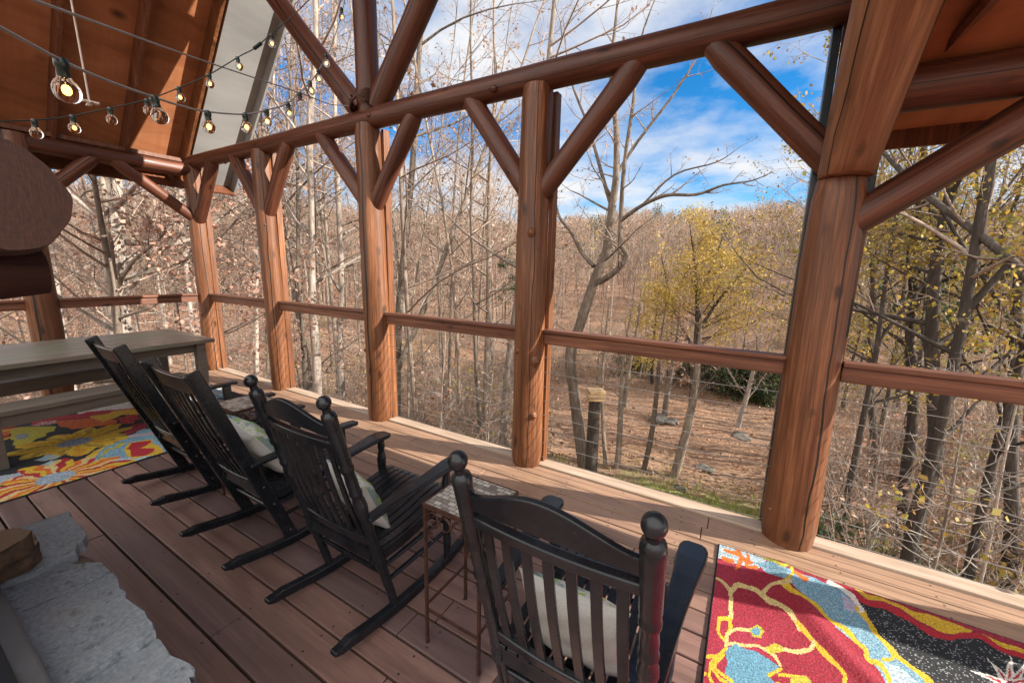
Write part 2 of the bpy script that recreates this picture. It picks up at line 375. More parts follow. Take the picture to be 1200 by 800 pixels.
def mat_bark(name, c0, c1, c2):
    t = NT(name); rn = t.rnd()
    a = t.noise(t.mapping((5, 5, 1.2)), 1.3, 6, .65, .6); b = t.noise(t.mapping((24, 24, 5)), 1.0, 5, .7)
    col = t.ramp(t.mix(.5, a, b), (.32, c0), (.5, c1), (.68, c2))
    k = t.math('ADD', t.math('MULTIPLY', rn, .7), .65); kc = t.N('ShaderNodeCombineXYZ')
    for i in range(3): t.L(k, kc.inputs[i])
    col = t.mix(1.0, col, kc.outputs[0], 'MULTIPLY'); t.bump(t.mix(.6, a, b), .8, .03)
    return t.fin(col, .9)
M['bark'] = mat_bark('grey_bark', (.06, .044, .034), (.17, .13, .1), (.34, .275, .225))
M['paleBark'] = mat_bark('pale_bark', (.09, .07, .057), (.27, .222, .185), (.5, .435, .375))
M['darkBark'] = mat_bark('dark_bark', (.018, .014, .011), (.05, .038, .03), (.115, .092, .076))
M['twig'] = mat_bark('twig_bark', (.11, .078, .058), (.25, .185, .145), (.4, .315, .26))
M['paleTwig'] = mat_bark('pale_twig_bark', (.2, .17, .14), (.36, .32, .28), (.5, .46, .41))
def mat_leaf(name, sat=1.0, trans=.35):
    t = NT(name); vc = t.N('ShaderNodeVertexColor', layer_name='col')
    t.fin(vc.outputs['Color'], .65)
    tr = t.N('ShaderNodeBsdfTranslucent'); t.L(vc.outputs['Color'], tr.inputs[0]); mx = t.N('ShaderNodeMixShader'); mx.inputs[0].default_value = trans
    out = t.nt.nodes['Material Output']; t.L(t.b.outputs[0], mx.inputs[1]); t.L(tr.outputs[0], mx.inputs[2]); t.L(mx.outputs[0], out.inputs[0])
    return t.m
M['leaf'] = mat_leaf('autumn_leaf')
def mat_ground():
    t = NT('leaf_strewn_ground'); g = t.tc.outputs['Object']
    a = t.noise(t.mapping((1, 1, 1)), .35, 6, .6); b = t.noise(t.mapping((1, 1, 1)), 7, 8, .75); c = t.noise(t.mapping((1, 1, 1)), 34, 4, .7)
    col = t.ramp(b, (.3, (.13, .068, .04)), (.5, (.34, .185, .105)), (.7, (.5, .31, .19)))
    col = t.mix(t.ramp(c, (.35, (.55, .55, .55)), (.6, (0, 0, 0))), col, (.085, .05, .034))
    col = t.mix(t.ramp(a, (.42, (0, 0, 0)), (.65, (.65, .65, .65))), col, (.2, .135, .095))
    # mossy turf below the deck and patches of it in the clearing
    sp = t.N('ShaderNodeSeparateXYZ'); t.L(g, sp.inputs[0])
    dx = t.math('DIVIDE', t.math('SUBTRACT', sp.outputs[0], .6), 4.2); dy = t.math('DIVIDE', t.math('SUBTRACT', sp.outputs[1], 9.0), 2.4)
    dd = t.math('ADD', t.math('ADD', t.math('MULTIPLY', dx, dx), t.math('MULTIPLY', dy, dy)), t.math('MULTIPLY', t.math('SUBTRACT', t.noise(t.mapping((1, 1, 1)), 1.3, 5, .6), .5), 2.6))
    col = t.mix(t.ramp(dd, (.5, (.85, .85, .85)), (1.0, (0, 0, 0))), col, t.ramp(c, (.3, (.12, .14, .03)), (.7, (.3, .31, .09))))
    t.bump(t.mix(.5, b, c), .9, .06)
    return t.fin(col, .95)
M['ground'] = mat_ground()
def mat_col(name, rough=.9, bscale=140, bstr=.6, var=.5):
    t = NT(name); vc = t.N('ShaderNodeVertexColor', layer_name='col'); a = t.noise(t.mapping((1, 1, 1)), bscale, 3, .7)
    col = t.mix(1.0, vc.outputs['Color'], t.ramp(a, (.3, (1-var,)*3), (.7, (1+var*.6,)*3)), 'MULTIPLY'); t.bump(a, bstr, .006)
    m = t.fin(col, rough); return m
M['rug'] = mat_col('tufted_rug')
def mat_pillow():
    t = NT('leaf_print_cloth'); v = t.mapping((1, 1, 1)); a = t.noise(v, 9, 5, .6, 1.5); b = t.noise(v, 260, 2); c = t.noise(t.mapping((1, 1, 1), loc=(4, 1, 0)), 13, 4, .6, 2)
    col = t.ramp(b, (.3, (.4, .385, .36)), (.7, (.55, .53, .5)))
    sp = t.N('ShaderNodeSeparateXYZ'); t.L(t.tc.outputs['Object'], sp.inputs[0])
    up = t.math('GREATER_THAN', sp.outputs[1], .005)
    lf = t.math('MULTIPLY', up, t.ramp(a, (.46, (0, 0, 0)), (.49, (1, 1, 1)))); col = t.mix(lf, col, (.2, .27, .25))
    gf = t.math('MULTIPLY', up, t.ramp(c, (.55, (0, 0, 0)), (.57, (1, 1, 1)))); col = t.mix(gf, col, (.24, .36, .06))
    df = t.math('MULTIPLY', up, t.ramp(t.noise(v, 21, 3, .6, 1), (.63, (0, 0, 0)), (.66, (1, 1, 1)))); col = t.mix(df, col, (.08, .12, .13)); t.bump(b, .2, .002)
    return t.fin(col, .9)
M['pillow'] = mat_pillow()
def mat_mosaic():
    t = NT('mosaic_tiles'); br = t.N('ShaderNodeTexBrick'); br.inputs['Scale'].default_value = 1; br.inputs['Brick Width'].default_value = .036; br.inputs['Row Height'].default_value = .024
    br.inputs['Mortar Size'].default_value = .0022; br.inputs['Color1'].default_value = (.09, .065, .05, 1); br.inputs['Color2'].default_value = (.4, .36, .31, 1); br.inputs['Mortar'].default_value = (.05, .045, .04, 1)
    t.L(t.tc.outputs['Object'], br.inputs['Vector'])
    return t.fin(br.outputs[0], .35)
M['mosaic'] = mat_mosaic()

# ------------------------------------------------------------------ deck
FX0, FX1 = -6.92, 4.2             # left wall and far right of the porch
YW = 2.77                         # line of the front posts
XW = -6.80                        # line of the left-hand posts
rng = random.Random(5)
def build_deck():
    b = MB(); k0 = -14
    for k in range(k0, 16):
        y0 = .4697+.143*k; x = FX0
        while x < FX1:
            L = rng.choice((3.66, 4.88, 2.44)) if x > FX0 else rng.uniform(1.2, 4.6)
            if k == 2 and x == FX0: L = FX0*-1-1.06           # a butt joint seen beside the hearth
            x1 = min(FX1, x+L)
            b.box(((x+x1)/2, y0+.0715, -.0145+rng.uniform(-.0012, .0012)), (x1-x-.004, .1335, .029))
            x = x1
    o = b.build('deck', M['deck'], None, .005); tag(o, kind='structure')
    e = MB(); y = .4697+.143*16
    e.box(((FX0+FX1)/2, y+.062, -.008), (FX1-FX0, .118, .040)); e2 = e.build('deck_edge', M['deckedge'], None, .005); tag(e2, kind='structure')
    f = MB()
    f.box(((FX0+FX1)/2, .45, -.245), (FX1-FX0-.1, 4.6, .02))
    for i in range(28): f.box((FX0+.1+i*.406, .45, -.132), (.04, 4.6, .19))
    f.box(((FX0+FX1)/2, 2.86, -.17), (FX1-FX0, .04, .26)); f.box((FX0+.02, .4, -.17), (.04, 4.5, .26))
    for x in (-6.7, -3.3, .3, 3.7):
        f.box((x, 2.6, -2.5), (.2, .2, 4.4))
    o = f.build('deck_frame', M['timber'], None); tag(o, kind='structure')
M['deckedge'] = mat_simple('worn_edge_board', (.29, .2, .135), (.45, .34, .26), 9, .7, 0, .3, 5, (.3, 3, 3))
build_deck()

# ------------------------------------------------------------------ porch
porch = empty('log_porch', (0, 0, 0), 0, 'covered log porch with round posts, braces, cable railing and open gable roof', 'porch')
def log(name, p0, p1, r0, r1=None, mat='log', parent=porch, seed=0, knots=(), n=22, wob=.03, cut0=None):
    r1 = r1 or r0; p0, p1 = Vector(p0), Vector(p1); L = (p1-p0).length; rg = random.Random(seed*7+3)
    nr = max(4, int(L/.1)); b = MB(); vs = []; ph = [rg.uniform(0, 6.28) for _ in range(6)]
    for i in range(nr+1):
        t = i/nr; z = t*L; r = r0+(r1-r0)*t
        e = .012 if i in (0, nr) else 0
        ox = wob*.3*math.sin(z*1.1+ph[0]); oy = wob*.3*math.sin(z*.9+ph[1])
        for k in range(n):
            a = 2*PI*k/n
            rr = r*(1+wob*math.sin(a*2+ph[2]+z*.8)*.7+wob*.6*math.sin(a*3+ph[3]-z*1.7)+wob*.6*math.sin(z*4+ph[4]+a)+wob*.35*math.sin(z*9+ph[5]-a*2)+wob*.3*math.sin(a*5+z*2.3+ph[1]))-e
            vs.append((rr*math.cos(a)+ox, rr*math.sin(a)+oy, z))
    fs = [(i*n+k, i*n+(k+1) % n, (i+1)*n+(k+1) % n, (i+1)*n+k) for i in range(nr) for k in range(n)]
    b.add(vs, fs, True)
    b.add(vs[:n], [tuple(reversed(range(n)))]); b.add(vs[-n:], [tuple(range(n))])
    q = (p1-p0).to_track_quat('Z', 'Y'); qi = q.inverted()
    if mat == 'logp' and L > 2 and not knots or mat == 'log' and L > 4:
        for q_ in range(3 if L < 4 else 7):
            a = rg.uniform(0, 6.28); z = L*rg.uniform(.08, .92); rr = r0+(r1-r0)*z/L; kr = rg.uniform(.013, .026)
            b.ball((math.cos(a)*rr*.96, math.sin(a)*rr*.96, z), kr, 10, (1, 1, 1.4))
    for kp, kr in knots:
        c = qi @ (Vector(kp)-p0); d = Vector((c.x, c.y, 0)); 
        if d.length < 1e-4: continue
        rr = r0+(r1-r0)*c.z/L; d.normalize(); cc = d*(rr*.93)+Vector((0, 0, c.z))
        b.ball(cc, kr, 12, (1, 1, 1.25))
        b.ball(cc+d*kr*.72, kr*.55, 10, (1, 1, 1.1))
    o = b.build(name, M[mat], parent); o.location = p0; o.rotation_mode = 'QUATERNION'; o.rotation_quaternion = q
    return o
PX = dict(corner=(-6.80, .135), a=(-5.05, .13), b=(-3.22, .142), c=(-1.455, .138), d=(.36, .145))
HZ = 2.91
def kn(px, py, r): p = on_y(px, py, YW-.1); return (tuple(p), r)
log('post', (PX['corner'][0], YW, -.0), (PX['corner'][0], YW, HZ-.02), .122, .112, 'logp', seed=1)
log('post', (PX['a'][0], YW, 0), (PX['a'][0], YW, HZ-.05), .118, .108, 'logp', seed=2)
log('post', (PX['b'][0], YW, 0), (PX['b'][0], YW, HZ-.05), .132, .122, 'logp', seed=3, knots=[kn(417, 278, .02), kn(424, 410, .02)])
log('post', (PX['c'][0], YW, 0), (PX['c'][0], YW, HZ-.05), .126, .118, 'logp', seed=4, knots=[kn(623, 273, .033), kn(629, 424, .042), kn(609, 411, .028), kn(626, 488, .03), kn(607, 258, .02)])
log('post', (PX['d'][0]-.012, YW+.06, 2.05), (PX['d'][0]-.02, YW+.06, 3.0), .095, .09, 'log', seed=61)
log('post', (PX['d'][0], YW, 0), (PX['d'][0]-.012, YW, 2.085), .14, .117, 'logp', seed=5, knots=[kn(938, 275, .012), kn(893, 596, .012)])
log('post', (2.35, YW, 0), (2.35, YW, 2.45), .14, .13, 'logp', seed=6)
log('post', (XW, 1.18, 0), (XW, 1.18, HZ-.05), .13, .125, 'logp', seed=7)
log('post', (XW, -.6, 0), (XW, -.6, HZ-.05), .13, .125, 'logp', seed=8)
# header logs
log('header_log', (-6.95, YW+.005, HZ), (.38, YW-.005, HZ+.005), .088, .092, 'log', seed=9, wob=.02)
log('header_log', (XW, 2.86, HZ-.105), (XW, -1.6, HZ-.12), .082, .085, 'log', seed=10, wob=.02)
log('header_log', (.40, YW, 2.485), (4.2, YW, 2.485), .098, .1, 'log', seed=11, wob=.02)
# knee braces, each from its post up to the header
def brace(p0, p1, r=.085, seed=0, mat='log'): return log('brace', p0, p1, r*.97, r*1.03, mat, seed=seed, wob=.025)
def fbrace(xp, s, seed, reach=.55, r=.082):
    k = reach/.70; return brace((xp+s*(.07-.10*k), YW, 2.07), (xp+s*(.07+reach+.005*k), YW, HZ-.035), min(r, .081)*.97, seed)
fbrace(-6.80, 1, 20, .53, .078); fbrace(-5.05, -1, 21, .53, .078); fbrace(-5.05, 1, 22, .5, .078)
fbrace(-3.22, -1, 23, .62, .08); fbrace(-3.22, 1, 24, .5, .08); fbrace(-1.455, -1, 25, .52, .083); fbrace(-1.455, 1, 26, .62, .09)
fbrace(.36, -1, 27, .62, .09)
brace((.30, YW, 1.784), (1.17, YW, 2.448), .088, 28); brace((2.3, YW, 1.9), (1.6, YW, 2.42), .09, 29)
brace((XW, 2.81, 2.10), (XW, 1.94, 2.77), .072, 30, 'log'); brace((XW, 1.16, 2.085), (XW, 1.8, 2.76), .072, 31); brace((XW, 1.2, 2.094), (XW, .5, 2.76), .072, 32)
# the big pale log that leans in from the corner post to carry the roof
knee = log('knee_log', (.349, 2.84, 2.01), (.36, 1.6, 3.19), .113, .168, 'logpale', seed=33, wob=.022)
qk = knee.rotation_quaternion; dk = qk @ Vector((0, 0, 1)); pk_ = Vector(knee.location)
for v_ in knee.data.vertices:                 # saw the lower end level so that it sits on the post
    w_ = pk_+qk @ v_.co
    if w_.z < 2.089: v_.co = qk.inverted() @ (w_+dk*((2.089-w_.z)/dk.z)-pk_)
# gable truss
RX, RZ, EZ, SL = -3.215, 7.03, 2.93, 1.146     # ridge, eave height, roof slope
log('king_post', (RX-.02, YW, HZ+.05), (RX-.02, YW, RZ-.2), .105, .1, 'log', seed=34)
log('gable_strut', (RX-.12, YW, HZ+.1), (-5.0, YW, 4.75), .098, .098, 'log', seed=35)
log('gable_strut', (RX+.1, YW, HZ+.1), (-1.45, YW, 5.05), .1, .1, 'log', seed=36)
cl = MB()                                     # steel strap and chain wound round the joint
for i in range(9):
    a = i*.7
    pts = [Vector((RX-.02+math.cos(t+a)*.13, YW-.02+math.sin(t+a)*.11-.02, HZ+.1+.03*math.sin(t*3+i*1.7)+i*.011)) for t in np.linspace(0, 4.2, 14)]
    cl.tube(pts, .009, 5)
cl.build('joint_wire', M['iron'], porch)
# rails: a flat cap over a two-by, screwed between the posts
def rail(p0, p1):
    p0, p1 = Vector(p0), Vector(p1); b = MB()
    b.bar(p0+Vector((0, 0, 1.060)), p1+Vector((0, 0, 1.060)), .042, .086)
    b.bar(p0+Vector((0, 0, 1.1185)), p1+Vector((0, 0, 1.1185)), .088, .027)
    d = (p1-p0); L = d.length; q = d.normalized().to_track_quat('Z', 'Y')
    o = b.build('rail', M['timber'], porch, .005)
    for v in o.data.vertices: v.co = q.inverted() @ (v.co-p0)
    o.location = p0; o.rotation_mode = 'QUATERNION'; o.rotation_quaternion = q
    for i in range(8):
        c = MB(); z = .075+i*.119; n = 8
        pts = [p0.lerp(p1, t/n)+Vector((0, 0, z-.012*(1-(2*t/n-1)**2))) for t in range(n+1)]
        c.tube(pts, .0024, 5, False); c.build('cable', M['steel'], porch)
fr = [PX[k] for k in ('corner', 'a', 'b', 'c', 'd')]+[(2.35, .14)]
for (xa, ra), (xb, rb) in zip(fr[:-1], fr[1:]): rail((xa+ra*.85, YW+.015, 0), (xb-rb*.85, YW+.015, 0))
rail((2.48, YW+.015, 0), (4.2, YW+.015, 0))
rail((XW, 2.65, 0), (XW, 1.3, 0)); rail((XW, 1.06, 0), (XW, -.48, 0))
# square studs fixed to the outer side of the posts
for xa, ra in fr[:-1]:
    s = MB(); s.box((xa+ra*.80, YW+.085, 1.42), (.036, .07, 2.82)); o = s.build('screen_stud', M['logp'], porch, .004)
    if xa < .3:
        s = MB(); s.box((xa-ra*.74, YW+.085, 1.42), (.036, .07, 2.82)); s.build('screen_stud', M['timber'], porch, .004)
s = MB(); s.box((.36-.125, YW+.07, 1.5), (.04, .08, 2.9)); s.build('screen_stud', M['darkmetal'], porch, .004)
# roof: two slopes, sheathing over rafters, soffit beyond the gable
OV = 3.40
def slope_pt(side, d, y, off=0.0):
    # d metres down the slope from the ridge, off normal to it (downwards negative)
    c = 1/math.sqrt(1+SL*SL); s_ = SL*c
    return Vector((RX+side*(d*c+off*s_), y, RZ-d*s_+off*c))
DL = math.hypot(3.66, 3.66*SL)+.28
def slab(side, d0, d1, y0, y1, o0, o1, b):
    vs = [slope_pt(side, d, y, o) for o in (o0, o1) for d, y in ((d0, y0), (d1, y0), (d1, y1), (d0, y1))]
    b.add(vs, [(0, 1, 2, 3), (7, 6, 5, 4), (0, 4, 5, 1), (1, 5, 6, 2), (2, 6, 7, 3), (3, 7, 4, 0)])
ROOF_Y0 = {-1: .3, 1: .75}
for side in (-1, 1):
    roof_y0 = ROOF_Y0[side]
    b = MB(); slab(side, 0, DL, roof_y0, YW+.06, .20, .225, b); sh = b.build('roof_sheathing', M['ply'], porch)
    b = MB(); slab(side, 0, DL+.06, roof_y0, OV+.05, .23, .25, b); b.build('roof_sheet', M['roofmetal'], porch)
    b = MB()
    slab(side, 0, DL, YW+.07, OV, .16, .2, b)
    so = b.build('soffit', M['soffit'], porch)
    b = MB(); slab(side, .0, DL+.08, OV+.003, OV+.03, .02, .227, b); b.build('fascia_board', M['soffit'], porch, .003)
    y = YW-.03; i = 0
    while y > roof_y0:
        b = MB(); slab(side, .05, DL-.18, y-.038, y, .0, .197, b); b.build('rafter', M['timber' if i else 'logp'], porch, .004)
        y -= .61; i += 1
    b = MB(); slab(side, DL+.005, DL+.03, roof_y0, OV+.02, -.02, .227, b); b.build('eave_board', M['timber'], porch)
    b = MB(); p = slope_pt(side, DL-.22, 0, .02); b.box((p.x-side*.03, (roof_y0+YW)/2, EZ), (.1, YW-roof_y0, .05)); b.build('wall_plate', M['timber'], porch, .004)
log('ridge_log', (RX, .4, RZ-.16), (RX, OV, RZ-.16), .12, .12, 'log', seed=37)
# the lower shed roof to the right of the corner post
b = MB()
def shed(y0, z0, y1, z1, x0, x1, th, bb):
    vs = [(x, y, z+o) for o in (0, th) for x, y, z in ((x0, y0, z0), (x1, y0, z0), (x1, y1, z1), (x0, y1, z1))]
    bb.add(vs, [(0, 1, 2, 3), (7, 6, 5, 4), (0, 4, 5, 1), (1, 5, 6, 2), (2, 6, 7, 3), (3, 7, 4, 0)])
shed(YW+.55, 2.44, .7, 3.077, .44, 4.3, .03, b); b.build('shed_roof_ceiling', M['ply'], porch)
b = MB(); shed(YW+.58, 2.475, .7, 3.12, .42, 4.32, .02, b); b.build('roof_sheet', M['roofmetal'], porch)
b = MB(); b.box((2.35, YW+.565, 2.42), (3.9, .025, .16)); b.build('fascia_board', M['timber'], porch)
b = MB(); b.bar((.47, 2.7, 2.60), (.47, 1.15, 2.96), .04, .14); b.build('rafter', M['timber'], porch, .004)

# ------------------------------------------------------------------ fireplace and hearth
def build_fireplace():
    root = empty('fireplace', (-2.4, .1, 0), 0, 'outdoor stone fireplace with split grey slab hearth and log mantel', 'fireplace')
    L0 = Vector((-2.4, .1, 0))
    def fin(o): o.location = Vector(o.location)-L0; return o
    fin(log('mantel_log', (-3.4, .205, 1.735), (-1.5, .222, 1.738), .135, .13, 'logdark', root, 41, n=40, wob=.05))
    e_ = MB(); e_.add([(q*math.cos(a_), q*math.sin(a_), z_) for z_ in (0, .007) for a_, q in [(2*PI*k/48, .120*(1+.035*math.sin(4*PI*k/48+1)+.025*math.sin(10*PI*k/48)+.012*math.sin(22*PI*k/48+2))) for k in range(48)]], [tuple(range(48, 96))]+[(k, (k+1) % 48, 48+(k+1) % 48, 48+k) for k in range(48)]); eo = e_.build('sawn_end', M['darksawn'], root); eo.rotation_euler = (0, PI/2, 0); eo.location = (-1.4995, .222, 1.738); fin(eo)
    for x in (-1.84, -3.1): fin(log('corbel_log', (x, -.25, 1.555), (x, .333, 1.565), .082, .078, 'logdark', root, 42, n=26))
    ch = MB(); rg = random.Random(3)
    for iz in range(9):
        x = -3.5; z = iz*.2
        while x < -1.62:
            w = rg.uniform(.22, .45); x1 = min(x+w, -1.6)
            ch.box(((x+x1)/2, -.28+rg.uniform(-.015, .02), z+.1), (x1-x-.012, .56, .19)); x = x1
    fin(ch.build('chimney', M['tanstone'], root, .015))
    core = MB(); core.prism([(-3.5, .0), (-1.2, .0), (-1.2, .1), (-1.75, .2), (-2.15, .3), (-2.45, .3), (-2.55, .18), (-3.5, .12)], 0, .345); fin(core.build('hearth_base', M['tanstone'], root, .01))
    pe = MB(); p = on_z(92, 655, .33); pe.ball((p[0]+.0, p[1]-.04, .28), .085, 12, (1.1, 1, .8)); fin(pe.build('hearth_stone', M['tanstone'], root))
    def slab_px(pts, z, th, seed, zm=6, name='hearth_slab'):
        poly = [on_z(0+x/3.333, 560+y/3.333, z)[:2] for x, y in pts]
        out = []; rg = random.Random(seed); n = len(poly)
        for i in range(n):
            a = np.array(poly[i]); c = np.array(poly[(i+1) % n]); L = np.linalg.norm(c-a); k = max(1, int(L/.035))
            for j in range(k):
                q = a+(c-a)*j/k; jj = .006 if j else .003
                out.append((q[0]+rg.uniform(-jj, jj), q[1]+rg.uniform(-jj, jj)))
        # ensure counter-clockwise
        ar = sum(out[i][0]*out[(i+1) % len(out)][1]-out[(i+1) % len(out)][0]*out[i][1] for i in range(len(out)))
        if ar < 0: out.reverse()
        c = np.mean(out, 0); nn = len(out); b = MB()
        vs = []
        for s_, zz in ((1.0, z-th), (1.006, z-th*.45), (1.0, z-.004), (.992, z)):
            for x, y in out: vs.append((c[0]+(x-c[0])*s_+rg.uniform(-.003, .003), c[1]+(y-c[1])*s_+rg.uniform(-.003, .003), zz+(rg.uniform(-.0015, .0015) if zz == z else 0)))
        fs = [(l*nn+i, l*nn+(i+1) % nn, (l+1)*nn+(i+1) % nn, (l+1)*nn+i) for l in range(3) for i in range(nn)]
        b.add(vs, fs, False); b.add(vs[3*nn:], [tuple(range(nn))]); b.add(vs[:nn], [tuple(reversed(range(nn)))])
        return fin(b.build(name, M['stone'], root))
    slab_px([(-160, 275), (0, 218), (150, 165), (270, 128), (285, 160), (318, 185), (338, 215), (330, 240), (305, 255), (300, 285), (240, 310), (130, 365), (20, 405), (-180, 470)], .425, .05, 1)
    slab_px([(-160, 480), (20, 412), (130, 372), (255, 320), (290, 337), (400, 325), (432, 358), (400, 378), (240, 452), (70, 525), (-30, 560)], .402, .055, 2)
    slab_px([(-40, 570), (72, 530), (242, 457), (402, 382), (436, 366), (470, 425), (520, 485), (575, 545), (608, 588), (595, 602), (470, 672), (270, 800), (130, 880)], .398, .055, 3)
    slab_px([(150, 885), (280, 806), (474, 684), (596, 612), (640, 662), (700, 705), (762, 738), (757, 772), (735, 770), (800, 850), (700, 1000), (300, 1050)], .366, .055, 4)
    return root
M['logdark'] = mat_log('dark_mantel_log', (.028, .009, .006), (.05, .017, .01), (.075, .028, .017), .6)
build_fireplace()
def build_hearth_box():
    # grey metal box standing on the hearth, its lid edged by a black bar
    a = on_z(-6, 672, .47); c = on_z(66, 806, .47)
    root = empty('metal_firewood_box', (-1.5, .05, .4), 0, 'grey sheet metal box with black edge bar standing on stone hearth', 'metal box')
    b = MB(); y1 = float(a[1]); x0, x1 = -2.25, float(c[0])+.35
    b.box(((x0+x1)/2, y1-.19, .435), (x1-x0, .38, .07)); o = b.build('box_body', M['greymetal'], root, .008); o.location = -root.location
    b = MB(); b.box(((x0+x1)/2, y1-.07, .478), (x1-x0, .04, .014)); o = b.build('edge_bar', M['darkmetal'], root, .003); o.location = -root.location
build_hearth_box()
def build_log_slices():
    for i, (px, py, z, r, h) in enumerate(((0, 668, .4255, .105, .075), (-6, 655, .5015, .09, .065))):
        p = on_z(px, py, z); root = empty('wood_slice', p, .4+i, ('barky lower slice of firewood log on the grey hearth slab', 'upper slice of firewood log with pale ringed top face')[i], 'firewood', 'log slices on the hearth')
        rg = random.Random(i+8); n = 40; ph = [rg.uniform(0, 6) for _ in range(5)]
        rad = [r*(1+.025*math.sin(2*PI*k/n*2+ph[0])+.05*math.sin(2*PI*k/n*5+ph[1])+.03*math.sin(2*PI*k/n*9+ph[2])) for k in range(n)]
        b = MB(); vs = []
        for l in range(5):
            for k in range(n):
                q = rad[k]*(1+.015*rg.uniform(-1, 1)); a = 2*PI*k/n; vs.append((q*math.cos(a), q*math.sin(a), h*l/4))
        b.add(vs, [(l*n+k, l*n+(k+1) % n, (l+1)*n+(k+1) % n, (l+1)*n+k) for l in range(4) for k in range(n)])
        b.build('bark', M['logbark'], root)
        b = MB()
        for zz, rev in ((h+.001, False), (-.0005, True)):
            vv = [(rad[k]*.985*math.cos(2*PI*k/n), rad[k]*.985*math.sin(2*PI*k/n), zz) for k in range(n)]
            b.add(vv, [tuple(reversed(range(n))) if rev else tuple(range(n))])
        b.build('sawn_face', M['sawn'], root)
build_log_slices()

# ------------------------------------------------------------------ picnic table, benches
def build_table():
    y0, y1, x0, x1 = .0, 2.05, -6.12, -5.0
    root = empty('wooden_table', (-5.56, 1.02, 0.006), math.radians(1.5), 'long weathered grey plank table standing on the floral rug', 'table')
    W, L, zt = 1.14, 2.08, .75
    tp = MB(); nb = 6
    for i in range(nb):
        w = W/nb; tp.box((-W/2+w*(i+.5), 0, zt-.02), (w-.0025, L, .04))
    tp.build('tabletop', M['tabletop'], root, .003)
    a = MB()
    for s in (-1, 1): a.box((s*(W/2-.12), 0, zt-.092), (.035, L-.3, .1)); a.box((0, s*(L/2-.19), zt-.092), (W-.28, .035, .1))
    a.build('apron', M['greywood'], root, .003)
    for sx in (-1, 1):
        for sy in (-1, 1):
            l = MB(); l.box((sx*(W/2-.085), sy*(L/2-.12), (zt-.045)/2), (.085, .085, zt-.045)); l.build('leg', M['greywood'], root, .004)
def build_bench(x, y0, y1, lab, wd=.29, z=.45):
    root = empty('wooden_bench', (x, (y0+y1)/2, .006), math.radians(1.0), lab, 'bench', 'benches at the plank table')
    L = y1-y0; s = MB()
    for i in (-1, 1): s.box((i*wd/4, 0, z-.02), (wd/2-.003, L, .04))
    s.build('seat', M['greywood'], root, .003)
    a = MB()
    for i in (-1, 1): a.box((i*(wd/2-.035), 0, z-.085), (.03, L-.04, .088))
    a.build('apron', M['greywood'], root, .003)
    for sx in (-1, 1):
        for sy in (-1, 1):
            l = MB(); l.box((sx*(wd/2-.05), sy*(L/2-.09), (z-.042)/2), (.07, .085, z-.042)); l.build('leg', M['greywood'], root, .003)
build_table()
build_bench(-4.84, .36, 1.72, 'weathered bench on the near side of the plank table, toward the rocking chairs')
build_bench(-5.92, .2, 1.75, 'weathered bench half under the far side of the plank table')

# ------------------------------------------------------------------ rugs
def in_poly(P, poly):
    x, y = P[:, 0], P[:, 1]; r = np.zeros(len(P), bool); n = len(poly)
    for i in range(n):
        x1, y1 = poly[i]; x2, y2 = poly[(i+1) % n]
        c = ((y1 > y) != (y2 > y)) & (x < (x2-x1)*(y-y1)/((y2-y1) if y2 != y1 else 1e-9)+x1); r ^= c
    return r
def near_line(P, pts, w):
    d = np.full(len(P), 1e9)
    for a, b in zip(pts[:-1], pts[1:]):
        a = np.array(a, float); b = np.array(b, float); ab = b-a; t = np.clip(((P-a)@ab)/(ab@ab), 0, 1)
        d = np.minimum(d, np.hypot(*(P-(a+t[:, None]*ab)).T))
    return d < w/2
def smooth_line(pts, k=6):
    p = [np.array(q, float) for q in pts]; p = [2*p[0]-p[1]]+p+[2*p[-1]-p[-2]]; out = []
    for i in range(1, len(p)-2):
        for j in range(k):
            t = j/k; out.append(.5*((2*p[i])+(-p[i-1]+p[i+1])*t+(2*p[i-1]-5*p[i]+4*p[i+1]-p[i+2])*t*t+(-p[i-1]+3*p[i]-3*p[i+1]+p[i+2])*t**3))
    out.append(p[-2]); return [tuple(q) for q in out]
RED, CRIM, PINK = (.36, .008, .02), (.24, .006, .02), (.38, .035, .075)
BLUE, PALEB, YEL, ORA, CREAM, BLK, LIME, WHITE, GREY, GOLD = (.1, .24, .33), (.27, .38, .45), (.56, .36, .02), (.56, .12, .012), (.56, .42, .17), (.008, .009, .012), (.38, .35, .035), (.62, .58, .52), (.2, .22, .28), (.52, .24, .008)
